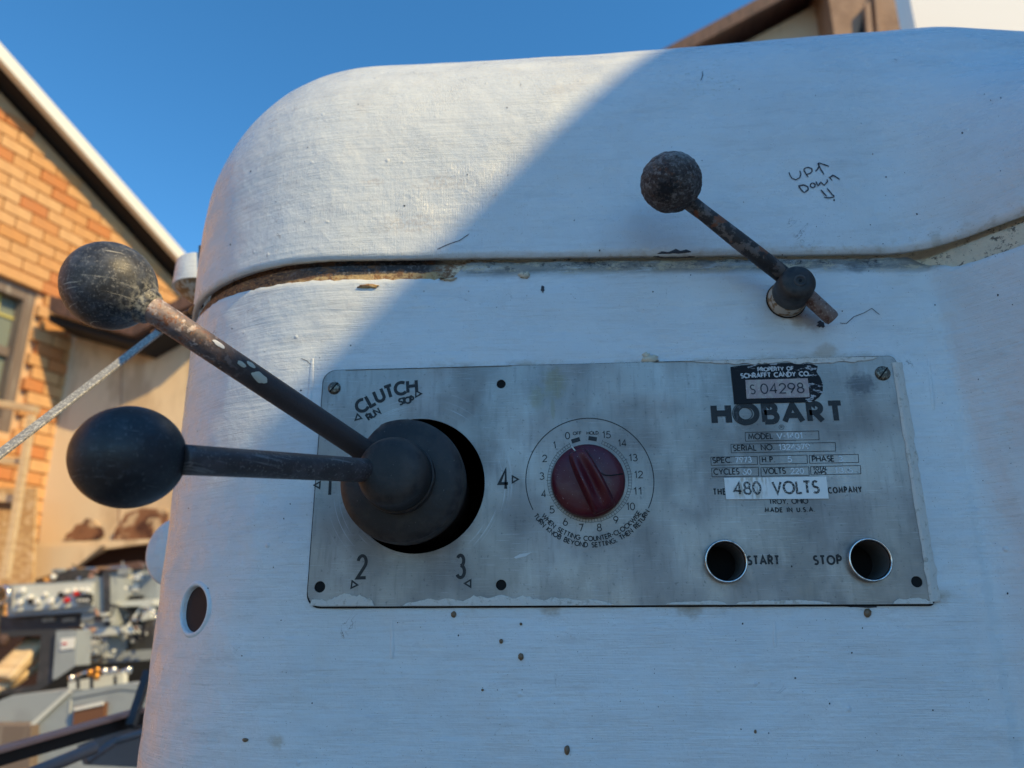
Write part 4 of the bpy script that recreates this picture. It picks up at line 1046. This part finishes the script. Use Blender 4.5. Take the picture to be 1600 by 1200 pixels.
for z0_, z1_ in ((wz0+fw, zm-.035), (zm+.035, wz1-fw)):
    bm = BM(); box(bm, w3((wu0+wu1)/2, (z0_+z1_)/2, -.11), WD*((wu1-wu0)/2-fw), WN*.004, Vector((0, 0, (z1_-z0_)/2))); obj('pane', bm, 'window_glass', wf)
for k_, uu in enumerate((wu1-fw-.14, wu1-fw-.36, wu1-fw-.60)):
    bm = BM(); box(bm, w3(uu, (wz0+wz1)/2, -.095), WD*.012, WN*.006, Vector((0, 0, (wz1-wz0)/2-fw))); obj('muntin', bm, 'tape_yellow', wf)
for zk in (wz0+fw+.2, zm+.28, wz0+fw+.5):
    bm = BM(); box(bm, w3((wu0+wu1)/2, zk, -.10), WD*((wu1-wu0)/2-fw), WN*.005, Vector((0, 0, .010))); obj('muntin', bm, 'tape_yellow', wf)
# rake: white edge, dark underside, roof sheet
sl_ = (rb_[1]-ra[1])/(rb_[0]-ra[0]); rdir = (WD+Vector((0, 0, sl_))).normalized(); rup = WN.cross(rdir); rup = rup if rup.z > 0 else -rup
def rline(u, off, up): return w3(u, rake(u), off)+rup*up
ua, ub_ = U0, rb_[0]+.35
bm = BM(); a, b = rline(UPK, OH, .045), rline(ub_, OH, .045); box(bm, (a+b)/2, (b-a)/2, WN*.03, rup*.052); obj('rake_trim', bm, 'trim_white', house)
bm = BM(); a, b = rline(UPK, OH/2-.01, .01), rline(ub_, OH/2-.01, .01); box(bm, (a+b)/2, (b-a)/2, WN*(OH/2-.022), rup*.012); obj('soffit', bm, 'soffit_dark', house)
bm = BM(); a, b = rline(UPK, -3.0, .06), rline(ub_, -3.0, .06); box(bm, (a+b)/2, (b-a)/2, WN*(3.0+OH-.035), rup*.012); obj('roof', bm, 'soffit_dark', house)

# ================================================================== ANNEX with stained wall
AY = 5.0
def lay(bm, pts, Y, th): prism(bm, pts, Y, th)
ann = thing('annex', 'low tan plastered annex with dark eave and rotten lower edge', 'annex', (P(180, 700, AY).x, AY+.5, 0))
bm = BM(); lay(bm, [(97, 515), (330, 500), (330, 850), (60, 850)], AY, .12); aw = obj('wall_panel', bm, 'stucco', ann)
bm = BM(); lay(bm, [(190, 512), (192, 512), (186, 842), (184, 842)], AY-.004, .01); obj('panel_joint', bm, 'tower_tan', ann)
bm = BM(); lay(bm, [(78, 462), (140, 476), (205, 506), (260, 476), (330, 440), (330, 462), (268, 490), (207, 524), (150, 508), (76, 486)], AY-.42, .07); obj('eave_board', bm, 'fascia_brown', ann)
bm = BM(); lay(bm, [(76, 489), (150, 511), (207, 527), (268, 493), (330, 465), (330, 478), (268, 505), (207, 538), (150, 522), (76, 502)], AY-.35, .34); obj('eave_soffit', bm, 'soffit_dark', ann)
bm = BM(); lay(bm, [(100, 843), (104, 834), (112, 830), (118, 820), (128, 818), (134, 810), (145, 812), (152, 820), (158, 826), (160, 836), (150, 842), (128, 845)], AY-.03, .03); lay(bm, [(176, 844), (180, 826), (188, 818), (196, 803), (208, 798), (222, 794), (260, 796), (260, 842)], AY-.03, .03); obj('rotten_patch', bm, 'stucco_rot', ann)
bm = BM(); lay(bm, [(55, 848), (250, 842), (250, 846), (160, 858), (56, 904)], AY-.12, .06); lay(bm, [(52, 855), (160, 852), (120, 884), (52, 906)], AY-.2, .05); obj('skirt_board', bm, 'stucco', ann)
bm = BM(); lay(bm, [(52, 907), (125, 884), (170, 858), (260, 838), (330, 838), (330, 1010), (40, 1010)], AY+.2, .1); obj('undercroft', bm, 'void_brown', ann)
# ---------- plywood sheet and rough timber rack at the far left
bm = BM(); lay(bm, [(-60, 762), (56, 762), (50, 912), (-70, 918)], 4.6, .03); tag(obj('plywood_sheet', bm, 'osb'), 'orange-tan chipboard sheet standing below the brick wall', 'board')
rack = thing('timber_rack', 'pale rough timber frame leaning in front of the window', 'timber frame', (P(30, 700, 4.2).x, 4.2, 0))
def bar(a, b, Y, wd, th, mat, par_, nm, Y2=None, **kw):
    bm = BM(); beam(bm, P(*a, Y), P(*b, Y if Y2 is None else Y2), wd, th, Vector((0, -1, 0))); return obj(nm, bm, mat, par_, **kw)
bar((-60, 622), (58, 640), 4.2, .045, .06, 'lumber', rack, 'rail'); bar((-60, 715), (40, 722), 4.2, .04, .05, 'lumber', rack, 'rail')
bar((50, 648), (8, 905), 4.15, .04, .04, 'lumber', rack, 'post'); bar((30, 780), (-30, 776), 4.22, .05, .05, 'lumber', rack, 'rail')
bm = BM(); cyl(bm, P(-40, 784, 4.4), P(26, 788, 4.3), .04, .04, 16); tag(obj('log_offcut', bm, 'window_wood', smooth=True), 'short grey round offcut lying on the timber frame', 'log')

# ================================================================== GREY MACHINE TOOLS
LY = 3.0
def part(nm, mat, par_, pts, Y, th, **kw):
    bm = BM(); prism(bm, pts, Y, th); return obj(nm, bm, mat, par_, **kw)
con = thing('lathe_console', 'grey machine control box with rows of pale knobs and a red lamp', 'machine', (P(70, 950, LY).x, LY, 0))
cbx = part('console_box', 'machine_grey', con, [(8, 914), (150, 906), (150, 955), (12, 964)], LY, .35)
pf = part('control_face', 'machine_pale', con, [(20, 916), (145, 910), (143, 946), (18, 956)], LY-.02, .018)
for x, y, r, mt in ((36, 923, 5, 'button_pale'), (48, 934, 4.5, 'button_pale'), (33, 942, 4.5, 'button_pale'), (60, 940, 5, 'button_pale'), (81, 940, 5.5, 'button_pale'), (72, 929, 3.5, 'button_pale'),
                    (105, 925, 4, 'button_pale'), (106, 938, 4.5, 'lamp_red'), (117, 923, 4, 'button_pale'), (137, 923, 4.5, 'button_pale'), (121, 928, 4.5, 'lamp_red'), (128, 922, 3, 'button_pale')):
    bm = BM(); c = P(x, y, LY-.021); rr_ = RP(x, y, LY, r); lathe(bm, c, ax, [(0, rr_), (.012, rr_), (.018, rr_*.8), (.02, .0005)], 16); obj('button', bm, mt, pf, smooth=True, angle=R_(40))
for q in (((43, 936), (52, 935), (52, 943), (43, 944)), ((90, 926), (97, 925), (97, 933), (90, 933))): part('switch', 'knob_black', pf, q, LY-.04, .018)
part('readout', 'knob_black', pf, [(118, 930), (142, 928), (142, 942), (118, 943)], LY-.04, .018)
for i in range(4): part('readout_digit', 'button_pale', pf, [(121+i*5, 936), (124+i*5, 935.6), (123.6+i*5, 939.6), (120.6+i*5, 940)], LY-.043, .002)
part('front_dark_box', 'machine_dark', con, [(0, 962), (125, 956), (126, 980), (0, 990)], LY+.05, .4)  # dark box below the console face
for x0, x1 in ((66, 86), (97, 117)): part('name_strip', 'tape_yellow' if False else 'collar', con, [(x0, 967), (x1, 965), (x1, 970), (x0, 972)], LY+.045, .004)
part('column', 'machine_grey', con, [(124, 906), (166, 900), (168, 978), (128, 982)], LY+.02, .3)
part('slot', 'machine_dark', con, [(160, 893), (170, 892), (171, 980), (163, 981)], LY+.005, .012)
part('top_box', 'machine_dark', con, [(84, 893), (128, 890), (128, 906), (86, 907)], LY+.1, .2)
bm = BM(); cyl(bm, P(83, 901, LY), P(86, 901, LY+.05), .012, .010, 14); obj('lever_ball', bm, 'button_pale', con, smooth=True)
bm = BM(); pts = [P(x, y, LY+.05) for x, y in ((84, 899), (100, 891), (120, 888), (150, 888), (200, 886))]
for p, q in zip(pts, pts[1:]): cyl(bm, p, q, .004, .004, 8)
obj('hose', bm, 'metal_bright', con, smooth=True)
bm = BM(); c = P(2, 930, LY-.05); lathe(bm, c, ax, [(0, .045), (.006, .05), (.012, .045), (.013, .036), (.0, .03)], 28, cap=False); obj('handwheel', bm, 'metal_bright', con, smooth=True)
# second machine, right of the slot
mil = thing('milling_machine', 'grey machine tool with white name plates and clamp levers beside the mixer edge', 'machine', (P(200, 960, LY+.3).x, LY+.3, 0))
mb = part('head', 'machine_grey', mil, [(168, 888), (245, 880), (245, 945), (170, 946)], LY+.25, .4)
part('name_plate', 'button_pale', mb, [(193, 896), (222, 894), (222, 905), (193, 906)], LY+.24, .006); part('name_plate', 'button_pale', mb, [(192, 914), (216, 912), (216, 923), (192, 925)], LY+.24, .006)
part('top_edge', 'fascia_brown', mb, [(146, 886), (215, 877), (222, 888), (165, 892)], LY+.22, .3)
part('table', 'machine_pale', mil, [(168, 940), (240, 936), (240, 946), (170, 948)], LY+.1, .2)
part('ram', 'machine_dark', mil, [(188, 946), (240, 944), (240, 1018), (192, 1020)], LY+.2, .3)
part('knee', 'machine_grey', mil, [(168, 950), (188, 949), (190, 1015), (172, 1016)], LY+.15, .3)
part('saddle', 'machine_grey', mil, [(188, 1018), (245, 1014), (245, 1036), (160, 1044), (158, 1030)], LY+.05, .4)
for x, y in ((199, 962), (218, 980), (206, 1002), (175, 1022), (219, 950), (196, 948), (208, 990)):
    bm = BM(); c = P(x, y, LY+.16); r_ = RP(x, y, LY, random.uniform(2.5, 4)); ball(bm, c, r_, n=16); obj('knob', bm, 'metal_bright', mil, smooth=True)
bar((222, 948), (196, 985), LY+.12, .012, .012, 'button_pale', mil, 'lever'); bar((196, 985), (188, 998), LY+.12, .018, .018, 'machine_pale', mil, 'lever')
part('grip', 'machine_pale', mil, [(219, 948), (236, 944), (234, 966), (221, 970)], LY+.1, .05)
part('bracket', 'machine_pale', mil, [(130, 982), (196, 978), (198, 990), (132, 996)], LY+.0, .12)
part('vise', 'machine_grey', mil, [(136, 998), (166, 996), (167, 1024), (138, 1026)], LY+.02, .15)
bm = BM(); cyl(bm, P(118, 1022, LY-.05), P(150, 1020, LY-.05), .016, .014, 16); cyl(bm, P(118, 1034, LY-.05), P(152, 1030, LY-.05), .010, .010, 12); obj('spindle', bm, 'machine_pale', mil, smooth=True)
bm = BM(); c = P(127, 1000, LY-.03); ball(bm, c, .010, n=14); obj('oiler', bm, 'brass', mil, smooth=True)
random.seed(11)
CL = [(mil, 165, 240, 945, 1035, LY-.02), (con, 125, 165, 960, 985, LY-.01), (mil, 120, 170, 985, 1060, LY-.08), (con, 90, 150, 886, 906, LY+.04), (mil, 165, 240, 880, 935, LY+.2)]
for pr_, x0, x1, y0, y1, yy in CL:
    for i in range(9):
        x, y = random.uniform(x0, x1), random.uniform(y0, y1); r_ = RP(x, y, yy, random.uniform(1.6, 4)); bm = BM(); c = P(x, y, yy)
        if i % 3 == 0: cyl(bm, c, c+Vector((random.uniform(-.08, .08), -.02, random.uniform(-.06, .06))), r_*.7, r_*.6, 10); nm = 'fitting'
        elif i % 3 == 1: lathe(bm, c, ax, [(0, r_), (.015, r_), (.02, r_*.6), (.021, .0005)], 12); nm = 'bolt'
        else: box(bm, c, Vector((r_*random.uniform(1, 3), 0, .002)), Vector((0, .02, 0)), Vector((0, 0, r_*random.uniform(.6, 1.6)))); nm = 'casting'
        obj(nm, bm, random.choice(('machine_dark', 'machine_grey', 'metal_bright', 'button_pale', 'machine_pale', 'knob_black', 'rust_frame')), pr_)
for k_ in range(5):
    x, y = random.uniform(120, 225), random.uniform(950, 1020); pts = [P(x+i*7, y+10*math.sin(i*.9+k_)+i*random.uniform(-2, 3), LY-.05) for i in range(7)]; bm = BM()
    for p, q in zip(pts, pts[1:]): cyl(bm, p, q, .004, .004, 8)
    obj('cable', bm, random.choice(('knob_black', 'machine_dark', 'metal_bright')), mil, smooth=True)
# third: grey door housing with an open hood holding a bag
hood = thing('machine_hood', 'dark open machine hood with a pale sack spilling out and a grey side door', 'machine hood', (P(60, 1020, 2.7).x, 2.7, 0))
HY = 2.55
part('hood_frame', 'machine_dark', hood, [(0, 986), (86, 983), (90, 990), (82, 1078), (56, 1082), (64, 992), (0, 996)], HY, .12)
part('hood_inside', 'void_brown', hood, [(-20, 990), (66, 988), (58, 1084), (-20, 1096)], HY+.3, .05)
dr = part('side_door', 'machine_grey', hood, [(88, 986), (120, 984), (117, 1054), (82, 1062)], HY-.02, .1)
part('warning_label', 'button_pale', dr, [(95, 998), (117, 996), (115, 1013), (94, 1016)], HY-.026, .004)
part('label_mark', 'lamp_red', dr, [(97, 1004.5), (104, 1004), (103.6, 1007), (97, 1007.4)], HY-.029, .003)
part('lower_ledge', 'machine_dark', hood, [(0, 1078), (100, 1064), (108, 1072), (60, 1086), (0, 1100)], HY-.05, .2)
bm = BM()
for a_, b_, w_ in (((0, 1060), (60, 1000), .10), ((-10, 1085), (58, 1030), .05)):
    beam(bm, P(*a_, HY-.05), P(*b_, HY+.1), w_, .03, Vector((0, -1, 0)))
bmesh.ops.subdivide_edges(bm, edges=bm.edges[:], cuts=4, use_grid_fill=True)
for v in bm.verts: v.co += Vector(noise.noise_vector(v.co*9))*.02
tag(obj('cloth_sack', bm, 'lumber', smooth=True), 'crumpled pale canvas sack hanging out of the dark machine hood', 'sack')
bm = BM(); ball(bm, P(5, 1000, HY), .025, n=16, jit=.004); tag(obj('rag', bm, 'fascia_brown', smooth=True), 'small rust-red rag in the corner of the machine hood', 'rag')
# fourth: large grey cabinet with a bevelled top, valves on it and a picture stuck on its face
CY = 1.9
cab = thing('grey_cabinet', 'pale grey sloped machine cabinet with brass fittings on top, nearest of the machines', 'machine cabinet', (P(120, 1110, CY).x, CY, 0))
part('cabinet_front', 'machine_grey', cab, [(48, 1134), (105, 1082), (190, 1068), (240, 1070), (240, 1260), (40, 1260)], CY, .5)
part('cabinet_bevel', 'machine_pale', cab, [(46, 1132), (104, 1080), (110, 1082), (52, 1136)], CY-.012, .02)
part('door_edge', 'machine_dark', cab, [(110, 1092), (188, 1077), (226, 1080), (226, 1080.8), (188, 1077.8), (111, 1093)], CY-.003, .01)
part('door_edge', 'machine_pale', cab, [(109.5, 1093), (111, 1093), (106, 1150), (104.6, 1150)], CY-.004, .01)
part('cabinet_side', 'machine_grey', cab, [(-80, 1128), (20, 1086), (104, 1080), (48, 1133), (0, 1150)], CY+.06, .4)
part('low_box', 'window_wood', cab, [(-60, 1134), (48, 1134), (45, 1200), (-60, 1220)], CY-.04, .3)
part('upstand', 'machine_pale', cab, [(107, 1066), (192, 1050), (192, 1070), (107, 1082)], CY+.15, .03)
pic = part('picture', 'picture_brown', cab, [(116, 1104), (164, 1098), (160, 1135), (112, 1146)], CY-.02, .018)
part('picture_margin', 'button_pale', pic, [(115, 1106), (160, 1096), (162, 1101), (116, 1111)], CY-.025, .004)
bm = BM(); ball(bm, P(130, 1136, CY-.02), .014, n=16, jit=.003); obj('picture_leaf', bm, 'leaf', pic, smooth=True)
bm = BM(); pts = [P(x, y, CY+.1) for x, y in ((108, 1062), (120, 1056), (138, 1049), (160, 1048), (178, 1052), (200, 1046))]
for p, q in zip(pts, pts[1:]): cyl(bm, p, q, .005, .005, 10)
obj('pipe', bm, 'metal_bright', cab, smooth=True)
for x, y, mt in ((141, 1052, 'brass'), (151, 1058, 'brass'), (152, 1048, 'brass'), (201, 1048, 'metal_bright'), (164, 1050, 'metal_bright'), (178, 1048, 'metal_bright'), (112, 1061, 'metal_bright')):
    bm = BM(); cyl(bm, P(x, y-5, CY+.08), P(x, y+5, CY+.08), RP(x, y, CY, 5), RP(x, y, CY, 4), 12); obj('fitting', bm, mt, cab, smooth=True)
for x in (122, 143, 180): bar((x, 1056), (x, 1076), CY+.1, .008, .008, 'machine_dark', cab, 'stem')
part('dark_gap', 'void', mil, [(118, 1040), (245, 1030), (245, 1075), (-30, 1140), (-30, 1088), (60, 1080)], 2.4, .03)  # black sheet standing in for the shade between the machines

# ================================================================== STEEL STAND at lower left
FY = .95
fr = thing('steel_stand', 'rusty brown angle-iron stand with blue-grey pipes beside the mixer', 'stand', (P(100, 1180, FY).x, FY, 0))
def bar2(nm, mat, a, Ya, b, Yb_, wd, th): 
    bm = BM(); beam(bm, P(*a, Ya), P(*b, Yb_), wd, th); return obj(nm, bm, mat, fr, bevel=.001)
bar2('top_rail', 'rust_frame', (-60, 1188), .62, (225, 1108), .95, .03, .006)
bar2('rail_web', 'soffit_dark', (-60, 1203), .625, (225, 1122), .955, .006, .022)
bar2('post', 'machine_dark', (204, 1135), .90, (232, 1050), .95, .014, .02)
bm = BM(); cyl(bm, P(-40, 1245, .60), P(150, 1168, .74), .010, .010, 20); obj('pipe', bm, 'pipe_blue', fr, smooth=True)
bm = BM(); cyl(bm, P(135, 1190, .80), P(180, 1158, .84), .007, .007, 16); cyl(bm, P(180, 1158, .84), P(235, 1142, .86), .007, .007, 16); obj('pipe', bm, 'pipe_blue', fr, smooth=True)
part('gusset', 'pipe_blue', fr, [(120, 1165), (200, 1135), (230, 1132), (230, 1200), (130, 1195)], .93, .006)

# ================================================================== BUILDINGS at upper right
HY2 = 5.2
rh_ = thing('tan_building', 'tan gabled house with weathered brown rake board and dark soffit above the cover', 'house', (P(1230, 40, HY2).x, HY2, 0))
def rlab(p0, p1, Y, wd, dp, mat, nm, dn):
    a = P(*p0, Y); b = P(*p1, Y); d = (b-a).normalized(); n_ = Vector((0, 1, 0)); u_ = n_.cross(d); u_ = u_ if u_.z > 0 else -u_
    bm = BM(); box(bm, (a+b)/2-u_*(wd/2+dn), (b-a)/2, Vector((0, dp/2, 0)), u_*wd/2); return obj(nm, bm, mat, rh_)
HA, HB = (985, 107), (1420, -126)
rlab(HA, HB, HY2-.36, .115, .05, 'fascia_brown', 'rake_board', 0)
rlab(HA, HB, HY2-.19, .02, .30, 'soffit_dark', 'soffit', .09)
a, b = P(*HA, HY2-.36), P(*HB, HY2-.36)
d = b-a; za = lambda x: a.z+(x-a.x)*d.z/d.x
xl_, xr_ = a.x-.3, P(1300, 30, HY2-.05).x
bm = BM(); slab(bm, [(a.x+.45, 0), (xr_, 0), (xr_, za(xr_)-.13), (a.x+.45, za(a.x+.45)-.13)], [], HY2-.04, HY2+3, m3=lambda x, z, y: Vector((x, y, z))); obj('wall', bm, 'stucco', rh_)
bm = BM(); v0 = [Vector((xl_, HY2-.38, za(xl_)-.005)), Vector((b.x, HY2-.38, za(b.x)-.005))]
box(bm, (v0[0]+v0[1])/2+Vector((0, 1.9, 0)), (v0[1]-v0[0])/2, Vector((0, 1.88, 0)), Vector((0, 0, .012))); obj('roof', bm, 'fascia_brown', rh_)
tw = thing('masonry_tower', 'rough tan masonry pier with a narrow dark slit beside the house', 'tower', (P(1350, 20, HY2-.3).x, HY2, 0))
x0, x1 = P(1300, 30, HY2-.35).x, P(1404, 30, HY2-.35).x
zt = P(1350, -260, HY2).z
bm = BM(); box(bm, Vector(((x0+x1)/2, HY2+.4, zt/2)), Vector(((x1-x0)/2, 0, 0)), Vector((0, .75, 0)), Vector((0, 0, zt/2))); tb = obj('shaft', bm, 'tower_tan', tw)
part('slit', 'void', tb, [(1340, 60), (1352, 12), (1357, 60)], HY2-.37, .01)
for q in ([(1356, 70), (1352, 5), (1360, 2), (1366, 70)], [(1372, 70), (1366, -10), (1370, -10), (1380, 70)]): part('rib', 'tower_tan', tb, q, HY2-.42, .06)
for q in ([(1366, 70), (1361, -10), (1363.5, -10), (1369, 70)],): part('groove', 'fascia_brown', tb, q, HY2-.38, .02)
wx0 = P(1400, 30, 7.0).x; bm = BM()
box(bm, Vector((wx0+4.2, 9, 5.5)), Vector((4.0, 0, 0)), Vector((0, 2.0, 0)), Vector((0, 0, 5.5))); tag(obj('white_building', bm, 'wall_white'), 'bright white sunlit wall at the top right corner behind the tower', 'building')
bm = BM(); pts = [hit(1585, 60)]
bm.free()

# ================================================================== UNSEEN SHED, added so that its gable throws the shadow
e1 = P(1040, 82, .07); e2 = P(480, 583, 0)
SH = Vector((SUN.x, SUN.y, 0)).normalized(); side_ = Vector((-SH.y, SH.x, 0))   # horizontal, across the sun
def toplane(p): t = ((SH*2.4)-Vector((p.x, p.y, 0))).dot(SH)/SUN.dot(SH); return p+SUN*t
q1, q2 = toplane(e1), toplane(e2)
def uv(p): return p.dot(side_), p.z
(u1, v1), (u2, v2) = uv(q1), uv(q2)
k_ = (v1-v2)/(u1-u2)
du = 1 if u1 > u2 else -1                    # towards the ridge
ridge_u = u1+du*1.2; ridge_v = v1+k_*du*1.2
eave_u = u2-du*.75; eave_v = v2-k_*du*.75
far_u = ridge_u+du*2.6; far_v = eave_v
o0 = SH*2.4
m3b = lambda u, z, y: side_*u + SH*(2.4+y) + Vector((0, 0, z))
sh = thing('shadow_shed', 'unseen gabled shed added behind the camera to throw the diagonal shadow', 'shed', m3b(ridge_u, 0, 2))
bm = BM(); slab(bm, [(eave_u+du*.06, 0), (far_u-du*.06, 0), (far_u-du*.06, far_v-.03), (ridge_u, ridge_v-.03), (eave_u+du*.06, eave_v-.03)], [], .05, 4.0, m3=m3b); obj('wall', bm, 'shed_siding', sh)
bm = BM(); slab(bm, [(eave_u, eave_v-.06), (ridge_u, ridge_v-.06), (far_u, far_v-.06), (far_u, far_v), (ridge_u, ridge_v), (eave_u, eave_v)], [], 0, 4.1, m3=m3b); obj('roof', bm, 'fascia_brown', sh)
